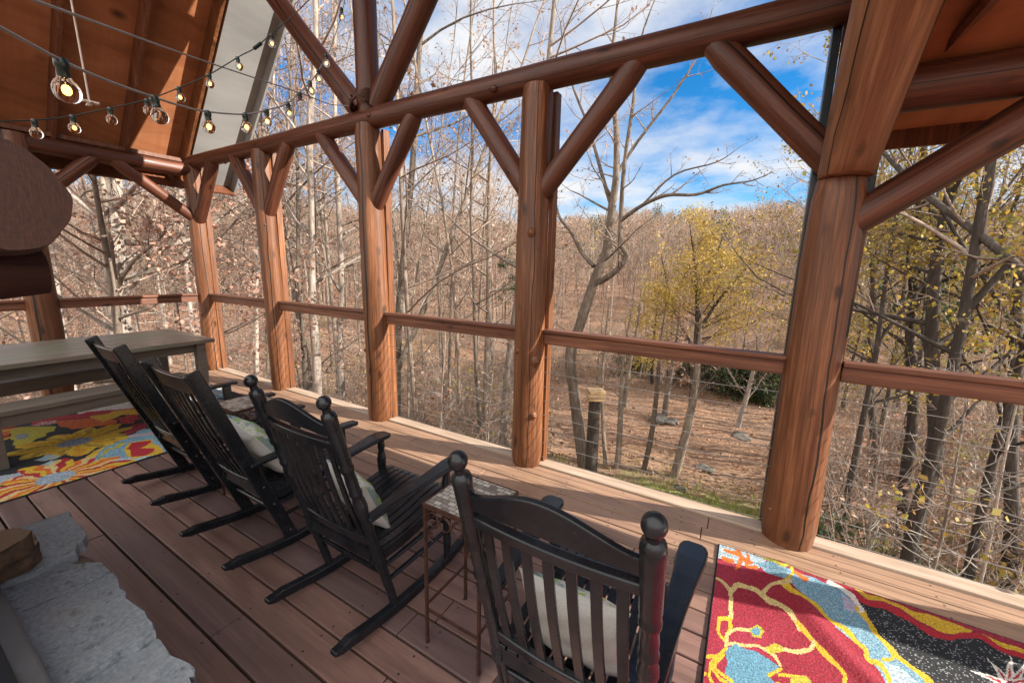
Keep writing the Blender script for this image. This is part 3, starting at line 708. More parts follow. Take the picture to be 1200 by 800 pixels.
def build_rug(name, x0, x1, y0, y1, paint, label, step=.0085, rz=0.0):
    nx, ny = int((x1-x0)/step), int((y1-y0)/step)
    gx, gy = np.linspace(x0, x1, nx+1), np.linspace(y0, y1, ny+1)
    G = np.stack(np.meshgrid(gx, gy, indexing='xy'), -1).reshape(-1, 2)
    r_ = np.random.default_rng(4)
    z = .011+.0015*np.sin(G[:, 0]*9+G[:, 1]*5)+r_.uniform(-.001, .001, len(G))
    z += .017*np.exp(-((G[:, 0]*.8+G[:, 1]*.6-(x0+x1)*.4-(y0+y1)*.3+.1*np.sin(G[:, 1]*4))/.05)**2)*(1 if name == 'floral_rug' and x0 > -1 else .3)
    edge = (G[:, 0] < x0+1e-6) | (G[:, 0] > x1-1e-6) | (G[:, 1] < y0+1e-6) | (G[:, 1] > y1-1e-6); z[edge] = .0012
    V = np.concatenate([G, z[:, None]], 1)
    idx = np.arange((nx+1)*(ny+1)).reshape(ny+1, nx+1)
    Q = np.stack([idx[:-1, :-1], idx[:-1, 1:], idx[1:, 1:], idx[1:, :-1]], -1).reshape(-1, 4)
    C = V[Q].mean(1); C[:, 2] = .008
    col = paint(C, project(C))
    b_ = (C[:, 0] < x0+.011) | (C[:, 0] > x1-.011) | (C[:, 1] < y0+.011) | (C[:, 1] > y1-.011); col[b_] = BLK
    me = np_mesh(name, V, Q, M['rug'], True, None, col); o = bpy.data.objects.new(name, me); link(o)
    return tag(o, label, 'rug')
def speck(col, mask, to, p, amt, rg):
    m = mask & (rg.random(len(col)) < p); col[m] = col[m]*(1-amt)+np.array(to)*amt
def paint_right(C, PX_):
    P = (PX_-np.array([800, 560]))*3.0; rg = np.random.default_rng(1)
    warp = np.stack([np.sin(C[:, 0]*41+C[:, 1]*23)*4+np.sin(C[:, 1]*67)*3, np.sin(C[:, 0]*37-C[:, 1]*29)*4+np.sin(C[:, 0]*71)*2.5], -1); P = P+warp*.8
    col = np.tile(np.array(CRIM), (len(P), 1)); A = np.zeros(len(P), bool)
    pk = np.clip(np.sin(C[:, 0]*7+C[:, 1]*4)*.5+np.sin(C[:, 0]*15-C[:, 1]*11)*.35+.1+(C[:, 1]-2.0)*.9, 0, 1); col = col*(1-pk[:, None]*.5)+np.array(PINK)*pk[:, None]*.5
    speck(col, ~A, PINK, .16, .5, rg)
    def poly(pts, c, noise=None, pr=.3, am=.5):
        m = in_poly(P, pts); col[m] = c
        if noise is not None: speck(col, m, noise, pr, am, rg)
    def line(pts, w, c): m = near_line(P, smooth_line(pts), w); col[m] = c
    poly([(120, 225), (300, 285), (270, 325), (190, 300), (115, 285)], PALEB, WHITE, .4, .5)
    for q in ([(150, 255), (200, 275), (240, 300)], [(190, 250), (205, 290), (190, 320)], [(230, 270), (225, 310), (260, 320)], [(140, 285), (180, 290)]): line(q, 13, ORA)
    band = [(250, 300), (320, 298), (385, 330), (430, 345), (520, 368), (560, 390), (600, 430), (650, 500), (700, 560), (740, 610), (800, 660), (870, 720), (900, 800), (720, 800), (715, 720), (690, 675), (650, 620), (600, 570), (540, 530), (500, 480), (440, 430), (380, 385), (330, 350)]
    poly(band, BLUE, PALEB, .5, .75)
    poly([(560, 410), (610, 430), (620, 470), (570, 460)], (.4, .3, .42), PALEB, .5, .6)
    poly([(700, 640), (760, 660), (840, 730), (860, 800), (740, 800)], PALEB, WHITE, .4, .6)
    black = [(530, 368), (620, 420), (720, 468), (780, 482), (830, 512), (900, 550), (1000, 570), (1060, 560), (1200, 615), (1500, 740), (1500, 1100), (1000, 1100), (900, 740), (800, 660), (740, 600), (680, 530), (630, 460)]
    poly(black, BLK, (.3, .31, .32), .09, .8)
    yel = [(590, 385), (700, 428), (800, 468), (900, 500), (1015, 538), (1000, 556), (900, 548), (840, 512), (760, 462), (650, 428)]
    poly([(x, y-6) for x, y in yel], YEL, GOLD, .4, .7); poly([(1045, 552), (1190, 598), (1400, 690), (1390, 720), (1190, 618), (1090, 585)], YEL, GOLD, .4, .7)
    line([(545, 372), (640, 432), (760, 472), (830, 522), (920, 558), (1020, 552), (1100, 592), (1200, 628), (1400, 730)], 19, RED)
    line([(350, 375), (400, 415), (470, 455), (520, 500), (590, 550), (640, 600), (655, 640), (700, 660), (730, 720), (740, 800)], 15, YEL)
    line([(610, 450), (680, 540), (740, 610), (800, 660), (870, 720), (930, 800)], 15, YEL); line([(515, 362), (560, 393), (600, 420), (628, 470)], 14, WHITE)
    line([(290, 285), (340, 312), (390, 305)], 10, LIME); line([(385, 320), (385, 350), (350, 372)], 12, YEL); line([(395, 340), (430, 358)], 16, ORA)
    line([(700, 640), (740, 630), (745, 610)], 12, YEL)
    line([(165, 490), (170, 430), (185, 378), (240, 385), (290, 420), (370, 470), (410, 530)], 17, CREAM); line([(400, 510), (460, 580), (520, 640), (565, 690), (570, 740), (600, 800)], 17, YEL)
    line([(283, 415), (300, 382), (370, 374)], 14, CREAM); line([(460, 580), (430, 612), (340, 605)], 15, CREAM); line([(118, 355), (150, 372), (172, 392)], 11, CREAM)
    line([(150, 580), (128, 545), (130, 498), (162, 492), (168, 520), (150, 575)], 12, YEL); line([(150, 590), (175, 538), (240, 535)], 13, CREAM)
    line([(160, 585), (260, 588), (320, 620), (345, 660)], 10, CREAM)
    poly([(235, 535), (262, 520), (288, 540), (280, 562), (245, 560)], LIME); poly([(245, 538), (262, 528), (278, 542), (272, 555), (250, 553)], BLUE)
    poly([(292, 590), (320, 577), (348, 595), (345, 615), (310, 620)], LIME, YEL, .4, .6)
    poly([(150, 600), (190, 585), (240, 602), (300, 635), (338, 662), (345, 680), (300, 695), (330, 725), (310, 800), (170, 800), (150, 700)], BLUE, (.08, .2, .3), .3, .7)
    for q in ([(150, 600), (120, 625), (70, 640), (60, 700)], [(140, 620), (105, 650), (125, 700), (160, 730)], [(130, 625), (118, 660), (150, 700), (172, 722)], [(60, 690), (75, 690)], [(300, 690), (345, 672)], [(345, 690), (400, 695), (440, 720)], [(330, 720), (360, 740), (350, 800)], [(100, 660), (90, 700), (130, 760)]): line(q, 12, YEL)
    poly([(385, 690), (430, 695), (450, 720), (440, 790), (380, 740)], LIME, YEL, .3, .6)
    for ang in range(0, 360, 30):       # white and red star flower
        a = math.radians(ang); c, s_ = math.cos(a), math.sin(a); cx, cy = 1150, 735
        L = 150 if ang not in (180, 210) else 165
        poly([(cx+c*20-s_*20, cy+s_*14+c*14), (cx+c*L, cy+s_*L*.8), (cx+c*20+s_*20, cy+s_*14-c*14)], WHITE)
        poly([(cx+c*20-s_*8, cy+s_*14+c*6), (cx+c*L*.7, cy+s_*L*.56), (cx+c*20+s_*8, cy+s_*14-c*6)], RED)
    col *= rg.uniform(.8, 1.15, len(col))[:, None]
    return np.clip(col, 0, 1)
def paint_left(C, PX_):
    P = (PX_-np.array([0, 450]))*5.0; rg = np.random.default_rng(2)
    w1 = np.sin(C[:, 0]*33+C[:, 1]*21); w2 = np.sin(C[:, 0]*27-C[:, 1]*35); P = P+np.stack([w1*7, w2*4], -1)
    W = C[:, :2]+np.stack([w1, w2], -1)*.006
    col = np.tile(np.array(BLK), (len(P), 1))
    def poly(pts, c, noise=None, pr=.3, am=.6):
        m = in_poly(P, pts); col[m] = c
        if noise is not None: speck(col, m, noise, pr, am, rg)
    def line(pts, w, c): col[near_line(P, smooth_line(pts), w)] = c
    def flower(cx, cy, r, rc, n, cols, cc, ph=0, sq=1.0):
        d = W-np.array([cx, cy]); d[:, 1] *= sq; rr = np.hypot(*d.T); a = np.arctan2(d[:, 1], d[:, 0])+ph
        pet = r*(.72+.28*np.abs(np.sin(a*n/2)))*(1+.12*np.sin(a*3+ph)); m = rr < pet
        k = ((a/(2*PI)*n*3+np.sin(rr*40)*.35) % len(cols)).astype(int)
        cc_ = np.array(cols)[np.clip(k, 0, len(cols)-1)]; col[m] = cc_[m]
        col[rr < rc] = cc
        m = (rr < rc) & (rg.random(len(col)) < .3); col[m] *= .6
    def fw(px, py): p = on_z(px/5, 450+py/5, .008); return float(p[0]), float(p[1])
    # generic blooms over the part hidden by the table, then the visible ones in their places
    for i, (x, y, r, cs, c) in enumerate(((-5.9, .4, .42, [ORA, YEL, RED], GREY), (-6.0, 1.5, .4, [YEL, GOLD, GOLD], GREY), (-5.5, 2.1, .3, [PALEB, BLUE, WHITE], YEL), (-5.3, .0, .4, [RED, PINK, CRIM], YEL), (-4.45, 2.05, .26, [YEL, GOLD, WHITE], RED), (-4.9, 2.25, .22, [ORA, RED, YEL], GREY), (-4.2, 1.95, .18, [RED, WHITE, PINK], YEL))): flower(x, y, r, .09, 9, cs, c, i)
    poly([(430, 165), (780, 95), (900, 120), (930, 180), (770, 155), (560, 190)], (.55, .42, .4), WHITE, .4, .6); poly([(480, 155), (700, 118), (760, 110), (770, 135), (620, 150)], WHITE, PINK, .2)
    poly([(170, 222), (340, 190), (480, 170), (780, 140), (860, 170), (770, 165), (560, 195), (360, 205), (200, 240)], RED); poly([(180, 240), (330, 212), (340, 228), (200, 245)], PINK, WHITE, .5)
    poly([(330, 215), (480, 200), (640, 190), (660, 215), (690, 215), (640, 250), (420, 262), (340, 250)], ORA, RED, .35, .6); poly([(530, 195), (640, 165), (800, 150), (820, 180), (700, 190), (600, 225)], YEL, ORA, .3)
    poly([(690, 200), (790, 180), (830, 200), (760, 230), (700, 225)], RED, YEL, .1); poly([(710, 300), (770, 240), (850, 225), (860, 265), (760, 290)], CRIM, PINK, .2)
    poly([(60, 300), (80, 262), (200, 250), (320, 248), (330, 268), (240, 310), (180, 340), (90, 370)], LIME, YEL, .4, .5); poly([(90, 300), (170, 290), (150, 320), (100, 330)], GREY, LIME, .3)
    poly([(530, 420), (640, 345), (760, 300), (860, 262), (960, 270), (980, 420), (945, 410), (640, 512), (540, 500)], BLUE, PALEB, .55, .8); poly([(560, 490), (700, 440), (840, 430), (950, 405), (640, 515)], PALEB, WHITE, .5, .6)
    line([(520, 430), (600, 380), (640, 340), (760, 310), (900, 285)], 16, YEL); line([(540, 480), (600, 440), (610, 400), (720, 350)], 12, LIME); line([(600, 440), (700, 470), (780, 455)], 10, YEL); line([(760, 310), (870, 290), (930, 270)], 11, (.4, .3, .45))
    poly([(725, 395), (755, 350), (880, 318), (905, 350), (960, 380), (950, 410), (850, 428), (770, 440)], YEL); poly([(742, 382), (775, 352), (880, 325), (888, 345), (820, 375), (905, 378), (900, 395), (850, 420), (775, 428), (770, 405)], RED)
    x, y = fw(440, 340); flower(x, y, .36, .1, 11, [YEL, GOLD, YEL, (.35, .2, .02)], GREY, .4, .95)
    poly([(185, 490), (300, 450), (380, 455), (400, 475), (290, 500)], PALEB, LIME, .3); poly([(210, 450), (280, 410), (360, 420), (330, 440), (250, 455)], PALEB, YEL, .3)
    x, y = fw(325, 550); flower(x, y, .37, .095, 12, [ORA, YEL, RED, CREAM], (.3, .37, .45), 1.1, .95)
    poly([(-60, 560), (0, 535), (110, 515), (150, 530), (60, 560), (-60, 600)], PALEB, ORA, .2); line([(85, 560), (130, 540)], 14, RED)
    line([(-20, 712), (160, 655), (345, 605), (510, 555), (660, 508), (800, 462), (945, 408)], 7, (.03, .04, .06))
    col *= rg.uniform(.8, 1.15, len(col))[:, None]
    return np.clip(col, 0, 1)
build_rug('floral_rug', .004, 1.95, .55, 2.478, paint_right, 'floral rug of crimson, blue and black patches beside the round corner post', .0045)
build_rug('floral_rug', -6.35, -4.065, -.5, 2.36, paint_left, 'floral rug of yellow and orange blooms under the plank table', .0095)

# ------------------------------------------------------------------ rocking chairs
def sweep_plate(b, path, widthdir, w, th):
    # flat strip of width w along widthdir swept along path, thickness th
    n = len(path); wd = Vector(widthdir).normalized(); vs = []
    ws = w if isinstance(w, (list, tuple)) else [w]*n
    for i, p in enumerate(path):
        p = Vector(p); t = (Vector(path[min(i+1, n-1)])-Vector(path[max(i-1, 0)])).normalized(); nn = wd.cross(t).normalized()
        for sx, sn in ((-1, -1), (1, -1), (1, 1), (-1, 1)): vs.append(p+wd*(sx*ws[i]/2)+nn*(sn*th/2))
    fs = [(i*4+k, i*4+(k+1) % 4, (i+1)*4+(k+1) % 4, (i+1)*4+k) for i in range(n-1) for k in range(4)]
    b.add(vs, fs+[(3, 2, 1, 0), ((n-1)*4, (n-1)*4+1, (n-1)*4+2, (n-1)*4+3)])
def rocker_z(y): return .26*(y-.47)**2
def make_chair(kind):
    turned = kind == 'turned'
    root = empty('rocking_chair', (0, 0, 0)); K = M['black']
    hx = .238
    if turned: y_top, z_top, y_ft = .012, 1.075, .300
    else: y_top, z_top, y_ft = -.075, 1.10, .315
    ft_z = rocker_z(y_ft)+.045
    def yb(z): return y_ft+(y_top-y_ft)*(z-ft_z)/(z_top-ft_z)       # line of the back
    tilt = math.atan2(y_top-y_ft, z_top-ft_z)
    nrm = Vector((0, math.cos(tilt), -math.sin(tilt)))               # forward normal of the back
    for s in (-1, 1):
        x0, x1 = s*hx, s*(hx+.004)
        if turned:
            b = MB(); b.lathe((x0, y_ft, ft_z-.02), (x1, y_top, z_top), [(0, .017), (.05, .019), (.24, .0215), (.27, .0265), (.285, .0275), (.30, .0265), (.33, .021), (.345, .024), (.36, .021), (.42, .021), (.47, .0225), (.50, .019), (.53, .021), (.575, .0275), (.60, .026), (.625, .0205), (.64, .025), (.65, .026), (.66, .022), (.70, .0235), (.735, .021), (.75, .026), (.765, .027), (.775, .0235), (.80, .0265), (.96, .027), (.975, .0285), (.99, .026), (1, .014)], 16)
            po = b.build('back_post', K, root)
            d = (Vector((x1, y_top, z_top))-Vector((x0, y_ft, ft_z))).normalized(); c = Vector((x1, y_top, z_top))
            b = MB(); b.lathe(c-d*.01, c+d*.022, [(0, .013), (.4, .016), (.7, .014), (1, .02)], 14); b.ball(c+d*.038, .0265, 16, (1, 1, 1.02)); b.build('finial', K, po)
        else:
            b = MB(); b.bar((x0, y_ft+.012, ft_z-.045), (x1, y_top, z_top), .026, .066, nrm); po = b.build('back_post', K, root, .006)
            sc = MB()
            for z in (.98, .42, .3, .1):
                c = Vector((x0+s*.0125, yb(z), z)); sc.lathe(c, c+Vector((s*.0035, 0, 0)), [(0, .006), (1, .0045)], 8)
            sc.build('screw', M['screw'], po)
    # crest rail
    n = 22; vs = []; b = MB(); cz, w = (1.0, hx-.012)
    for i in range(n+1):
        t = i/n*2-1; x = t*w
        if turned: z0 = .962+.022*(1-t*t); z1 = 1.0+.072*(.5+.5*math.cos(PI*min(1, abs(t)*1.02)))**.75+.012
        else: z0, z1 = .985, 1.07-.006*t*t
        cur = -.022*(1-t*t)
        for z, o in ((z0, -.011), (z1, -.009), (z1, .009), (z0, .011)):
            p = Vector((x, yb(z)+cur, z))+nrm*o; vs.append(p)
    b.add(vs, [(i*4+k, (i+1)*4+k, (i+1)*4+(k+1) % 4, i*4+(k+1) % 4) for i in range(n) for k in range(4)]+[(0, 1, 2, 3), (n*4+3, n*4+2, n*4+1, n*4)])
    o = b.build('crest_rail', K if turned else M['browncrest'], root, .004)
    def backbar(z, h, th, name, xw=hx-.01):
        b = MB(); pth = [(t*xw, yb(z)-.016*(1-t*t), z) for t in np.linspace(-1, 1, 13)]
        vs = []
        for p in pth:
            p = Vector(p); up = Vector((0, math.sin(tilt), math.cos(tilt)))
            for a_, c_ in ((-1, -1), (1, -1), (1, 1), (-1, 1)): vs.append(p+nrm*(a_*th/2)+up*(c_*h/2))
        b.add(vs, [(i*4+k, i*4+(k+1) % 4, (i+1)*4+(k+1) % 4, (i+1)*4+k) for i in range(12) for k in range(4)]+[(3, 2, 1, 0), (48, 49, 50, 51)])
        return b.build(name, K, root, .006)
    zl = .435; zu = .925 if turned else 1.0
    if turned: backbar(zu, .036, .03, 'back_rail')
    backbar(zl, .045, .026, 'back_rail')
    ns = 7 if turned else 7; sw = .0285 if turned else .017
    for i in range(ns):
        t = (i-(ns-1)/2)/(ns-1)*2*(.80 if turned else .78); x = t*(hx-.01); b = MB()
        pth = []
        for u in np.linspace(0, 1, 7):
            z = zl+.015+(zu-zl-.02)*u; pth.append((x, yb(z)-.016*(1-t*t)+.010*math.sin(PI*u)*(-1), z))
        sweep_plate(b, pth, (1, 0, 0), sw, .011); b.build('back_slat', K, root, .002)
    # seat: slats laid front to back over a dished profile that rolls over at the front
    prof = [(.185, .395), (.26, .382), (.36, .382), (.46, .393), (.56, .41), (.64, .422), (.69, .424), (.725, .416), (.745, .398), (.752, .378)]
    pts = smooth_line(prof, 3); b = MB(); nsl = 11; W = .475
    for i in range(nsl):
        x = (i-(nsl-1)/2)*W/nsl
        sweep_plate(b, [(x, y, z) for y, z in pts], (1, 0, 0), W/nsl-.007, .012)
    seat = b.build('seat', K, root, .002)
    sc = MB()
    for i in range(nsl):
        x = (i-(nsl-1)/2)*W/nsl
        for y, z in ((.70, .4305), (.215, .3955)):
            sc.lathe((x-.008, y, z-.002), (x-.008, y, z+.0015), [(0, .0035), (1, .003)], 6); sc.lathe((x+.008, y, z-.002), (x+.008, y, z+.0015), [(0, .0035), (1, .003)], 6)
    sc.build('screw', M['screw'], seat)
    b = MB()
    for s in (-1, 1): sweep_plate(b, [(s*(hx-.012), y, z-.038) for y, z in pts[:-6]], (1, 0, 0), .026, .062)
    b.box((0, .205, .352), (2*hx-.04, .026, .055)); b.box((0, .70, .385), (2*hx-.04, .026, .055)); b.build('seat_frame', K, root, .004)
    # arms, their posts, rockers
    for s in (-1, 1):
        ya = .665; xa = s*(hx+.006); za = .596
        b = MB(); rz = rocker_z(ya)+.045
        if turned: b.lathe((xa, ya, rz-.01), (xa, ya, za), [(0, .016), (.1, .02), (.3, .021), (.55, .022), (.6, .026), (.63, .026), (.66, .02), (.72, .024), (.8, .027), (.86, .02), (.9, .016), (.93, .022), (1, .018)], 14)
        else: b.bar((xa, ya+.01, rz-.04), (xa, ya-.01, za), .026, .06, (0, 1, 0))
        b.build('front_leg', K, root, 0 if turned else .005)
        b = MB(); yk = yb(.575)
        path = [(s*(hx+.016), yk-.005, .568), (s*(hx+.02), yk+.12, .578), (s*(hx+.026), yk+.26, .588), (s*(hx+.034), yk+.40, .60), (s*(hx+.04), ya-.02, .606), (s*(hx+.042), ya+.045, .604), (s*(hx+.042), ya+.07, .602), (s*(hx+.042), ya+.085, .600)]
        ws = [.045, .052, .062, .080, .098, .098, .08, .045] if turned else [.05, .055, .06, .066, .07, .07, .066, .05]
        # outline of the arm as a rounded paddle
        sweep_plate(b, path, (1, 0, 0), ws, .023); b.build('arm', K, root, .007)
        b = MB(); pth = [(s*(hx-.0), y, rocker_z(y)+.024-(.010 if y < .02 else 0)) for y in np.linspace(-.045 if not turned else -.03, .90, 26)]
        vs = []; n = len(pth); xw = .019
        for i, p in enumerate(pth):
            h = .024; 
            if i < 2: h = (.010, .019)[i]
            if i > n-3: h = (.019, .010)[i-(n-2)]
            for dx, dz in ((-xw, -h), (xw, -h), (xw, h), (-xw, h)): vs.append((p[0]+dx, p[1], p[2]+dz+.0))
        b.add(vs, [(i*4+k, i*4+(k+1) % 4, (i+1)*4+(k+1) % 4, (i+1)*4+k) for i in range(n-1) for k in range(4)]+[(3, 2, 1, 0), ((n-1)*4, (n-1)*4+1, (n-1)*4+2, (n-1)*4+3)])
        b.build('rocker', K, root, .006)
        for z in (.2, .285):
            b = MB(); b.lathe((s*hx, yb(z), z), (s*(hx+.004), ya, z+.01), [(0, .0105), (.5, .0125), (1, .0105)], 10); b.build('stretcher', K, root)
    for y, z in ((yb(.235), .235), (.665, .25), (.665, .33)):
        b = MB(); b.lathe((-hx, y, z), (hx, y, z), [(0, .0105), (.5, .013), (1, .0105)], 10); b.build('stretcher', K, root)
    return root
M['browncrest'] = mat_simple('brown_crest_paint', (.04, .026, .02), (.1, .066, .05), 8, .3, 0, .05)  # browner tone for the crest rails of the flat-topped rockers
G = 'rocking chairs in a row along the porch'
ch_t = make_chair('turned'); ch_f = make_chair('flat')
bpy.context.view_layer.update()
def put(o, x, y, lab, rz=0.0):
    o.location = (x, y, 0); o.rotation_euler = (0, 0, rz); tag(o, lab, 'chair', G)
put(ch_t, -1.50, .83, 'black slat-back rocker with ball finials between the two small metal tables')
c4 = copy_tree(ch_t); put(c4, -.352, .75, 'black rocker with ball finials standing right beside the crimson floral rug', 0)
put(ch_f, -2.36, .84, 'flat-topped black rocker beside the rocker with ball finials')
c1 = copy_tree(ch_f); put(c1, -3.345, .87, 'flat-topped black rocker nearest the plank table')
def pillow_mesh():
    n = 28; V = []; Q = []
    u = np.linspace(-1, 1, n+1); S = .2
    for side in (1, -1):
        for j in range(n+1):
            for i in range(n+1):
                x, z = u[i], u[j]; pin = 1-.10*(1-z*z)*abs(x)**3; pin2 = 1-.10*(1-x*x)*abs(z)**3
                t = max(0, (1-abs(x)**2.6))**.55*max(0, (1-abs(z)**2.6))**.55
                w = .006*math.sin(x*9+z*4)*t+.005*math.sin(z*11-x*6)*t
                V.append((x*S*pin, side*(.068*t+w*.6), z*S*pin2))
    m = (n+1)**2
    for sd in range(2):
        for j in range(n):
            for i in range(n):
                a = sd*m+j*(n+1)+i; q = (a, a+1, a+n+2, a+n+1); Q.append(q if sd == 1 else tuple(reversed(q)))
    return np_mesh('pillow', V, Q, M['pillow'], True)
pm = pillow_mesh()
for (x, y, z, tx, rz, ry, lab) in ((-.345, .995, .548, -.30, .04, .0, 'grey pillow in the rocker beside the crimson floral rug'),
                                (-1.485, 1.12, .535, -.45, -.14, .1, 'grey leaf-print pillow in the rocker between the small metal tables'),
                                (-2.30, 1.12, .570, -.6, -.15, .08, 'grey leaf-print pillow with green leaves in the second flat-topped rocker'),
                                (-3.31, 1.10, .575, -.52, -.05, 0, 'grey leaf-print pillow in the rocker nearest the plank table')):
    o = bpy.data.objects.new('pillow', pm); link(o); o.rotation_mode = 'XYZ'
    o.matrix_world = Matrix.Translation((x, y, z)) @ Matrix.Rotation(rz, 4, 'Z') @ Matrix.Rotation(-tx, 4, 'X') @ Matrix.Rotation(ry, 4, 'Y') @ Matrix.Scale(.84 if x > -2 else 1.0, 4)
    tag(o, lab, 'pillow', 'pillows on the rocking chairs')

# ------------------------------------------------------------------ small metal tables
def make_side_table():
    root = empty('side_table', (0, 0, 0)); h, w = .655, .285; I = M['iron']
    b = MB(); b.box((0, 0, h), (w-.012, w-.012, .014)); b.build('mosaic_top', M['mosaic'], root, .002)
    b = MB()
    for s in (-1, 1): b.box((s*(w/2-.004), 0, h-.001), (.009, w, .019)); b.box((0, s*(w/2-.004), h-.001), (w-.017, .009, .0185))
    b.build('rim', I, root, .001)
    for sx in (-1, 1):
        for sy in (-1, 1):
            b = MB(); b.box((sx*(w/2-.008), sy*(w/2-.008), (h-.011)/2), (.0115, .0115, h-.011)); b.build('leg', I, root)
    for s in (-1, 1):
        b = MB(); b.box((s*(w/2-.008), 0, .19), (.009, w-.03, .009)); b.build('cross_bar', I, root)
        b = MB(); b.box((0, s*(w/2-.008), .168), (w-.03, .009, .009)); b.build('cross_bar', I, root)
    for ax in (0, 1):
        for s in (-1, 1):
            b = MB()
            for k in (-1.5, -.5, .5, 1.5):
                c = k*.062; pts = []
                for t in np.linspace(0, 2*PI*1.35, 22):
                    r = .031*(1-.28*t/(2*PI*1.35)); u = c+r*math.cos(t+k); z = h-.055+r*math.sin(t+k)*1.15
                    pts.append((u, s*(w/2-.008), z) if ax == 0 else (s*(w/2-.008), u, z))
                b.tube(pts, .0028, 5)
            for k in (-1, 1):
                pts = []
                for t in np.linspace(0, 2*PI*.8, 12):
                    u = k*.1+.02*math.cos(t); z = h-.125+.026*math.sin(t); pts.append((u, s*(w/2-.008), z) if ax == 0 else (s*(w/2-.008), u, z))
                b.tube(pts, .0026, 5)
            b.build('scrollwork', I, root)
    return root
t1 = make_side_table(); bpy.context.view_layer.update(); t1.location = (-.895, 1.225, 0)
tag(t1, 'mosaic-topped rusty metal side table between the two ball-finial rockers', 'side table', 'small metal side tables')
t2 = copy_tree(t1); t2.location = (-2.86, 1.32, 0); tag(t2, 'scrolled metal side table mostly hidden between the two flat-topped rockers', 'side table', 'small metal side tables')

# ------------------------------------------------------------------ string lights
def make_bulb(parent, p, hang, lit, size=1.0):
    p = Vector(p); d = Vector(hang).normalized(); s = size
    b = MB(); b.lathe(p-d*.004*s, p+d*.030*s, [(0, .008*s), (.15, .012*s), (.5, .0125*s), (.55, .0105*s), (1, .0115*s)], 12)
    c = p+d*.056*s
    g = MB(); q = d.to_track_quat('Z', 'Y'); prof = [(.028, .010), (.034, .0125), (.040, .018), (.048, .0215), (.056, .0225), (.064, .0215), (.072, .0165), (.0765, .009), (.0782, .001)]
    g.tube([p+d*(h*s) for h, r in prof], [r*s for h, r in prof], 16, False)
    bo = g.build('bulb', M['glass'], parent)
    b.build('socket', M['socket'], bo)
    f = MB(); x = d.orthogonal().normalized(); k = 9
    f.tube([c+x*((t/(k-1)-.5)*.014*s)+d*(.004*s*math.sin(t*2.2)) for t in range(k)], .0011*s if lit else .0006*s, 4)
    st = MB(); st.tube([p+d*.028*s, c-d*.004*s], .0016*s, 5)
    if lit: f.ball(c-d*.002*s, .0072*s, 12, (1, 1, 1.3))
    f.build('filament', M['glow'] if lit else M['steel'], bo)
    return bo
def strand(pts, bulbs, r, mat, label, group):
    root = empty('string_lights', pts[0], 0, label, 'string lights', group); o0 = Vector(pts[0])
    b = MB(); P = smooth_line(pts, 8); b.tube(P, r, 6)
    c = b.build('cord', mat, root); c.location = -o0
    for p, hang, lit, sz in bulbs:
        bo = make_bulb(root, p, hang, lit, sz); bo.location = -o0
    return root
def A(px, py, d): return tuple(at(px, py, d))
s1 = [(-8, 28, 1.1), (70, 70, 1.25), (124, 94, 1.4), (180, 114, 1.6), (212, 124, 1.75), (243, 131, 1.95), (287, 134, 2.2), (312, 129, 2.45), (337, 121, 2.75), (363, 97, 3.0), (375, 80, 3.2), (388, 55, 3.35), (403, 5, 3.4), (408, -40, 3.4)]
dn = (0, 0, -1)
b1 = [(A(71, 70, 1.25), (-.28, .1, -1), 1, .98), (A(180, 114, 1.6), (.2, .1, -1), 0, .92), (A(243, 131, 1.95), dn, 1, .95), (A(287, 134, 2.2), (.1, 0, -1), 1, .98), (A(312, 129, 2.45), dn, 1, .95), (A(337, 121, 2.75), (.2, 0, -1), 1, 1), (A(351, 109, 2.85), dn, 0, 1), (A(363, 96, 3.0), (.2, 0, -1), 1, 1), (A(373, 82, 3.15), dn, 1, 1), (A(382, 64, 3.3), dn, 1, 1), (A(400, 10, 3.4), dn, 1, 1)]
strand([A(*q) for q in s1], b1, .0034, M['cordgrey'], 'string of clear globe bulbs with green sockets swagged nearest overhead', 'strings of globe bulbs under the porch roof')
s2 = [(-10, 142, 2.3), (40, 141, 2.35), (84, 136, 2.4), (128, 127, 2.45), (172, 117, 2.5), (210, 103, 2.55), (246, 87, 2.6), (281, 66, 2.65), (298, 57, 2.7), (318, 40, 2.75), (345, 17, 2.8), (372, -10, 2.8)]
b2 = [(A(40, 141, 2.35), dn, 0, .8), (A(85, 136, 2.4), dn, 1, .8), (A(129, 127, 2.45), dn, 0, .8), (A(172, 117, 2.5), dn, 0, .8), (A(209, 103, 2.55), (.2, 0, -1), 1, .8), (A(245, 87, 2.6), dn, 1, .8), (A(278, 68, 2.65), (.3, 0, -1), 1, .8), (A(318, 41, 2.75), dn, 1, .8)]
st2 = strand([A(*q) for q in s2], b2, .0026, M['corddark'], 'string of small bulbs on thin dark cord crossing before the grey soffit', 'strings of globe bulbs under the porch roof')
b = MB(); q0, q1 = Vector(A(298, 57, 2.69)), Vector(A(306, 51, 2.71)); b.tube([q0, q1], .0085, 8); o = b.build('plug', M['socket'], st2); o.location = -Vector(st2.location)
b = MB(); p3 = Vector((RX-.12, YW-.13, HZ+.10)); pts = [A(22, -6, 1.3), A(240, 72, 2.6), A(351, 109, 3.3), tuple(p3+Vector((-.12, -.1, -.0))), tuple(p3)]
b.tube(smooth_line(pts, 5), .0035, 6); tag(b.build('support_wire', M['cordgrey']), 'taut pale support wire running from roof to the gable joint', 'wire')
pc = empty('pull_cord', A(105, 120, 1.5), 0, 'thin pale pull cord with small carved end hanging under the roof', 'cord')
b = MB(); o0 = Vector(pc.location); top = Vector(A(78, -30, 1.5)); b.tube([top-o0, Vector((0, 0, 0))], .0022, 5); b.build('string', M['string'], pc)
b = MB()
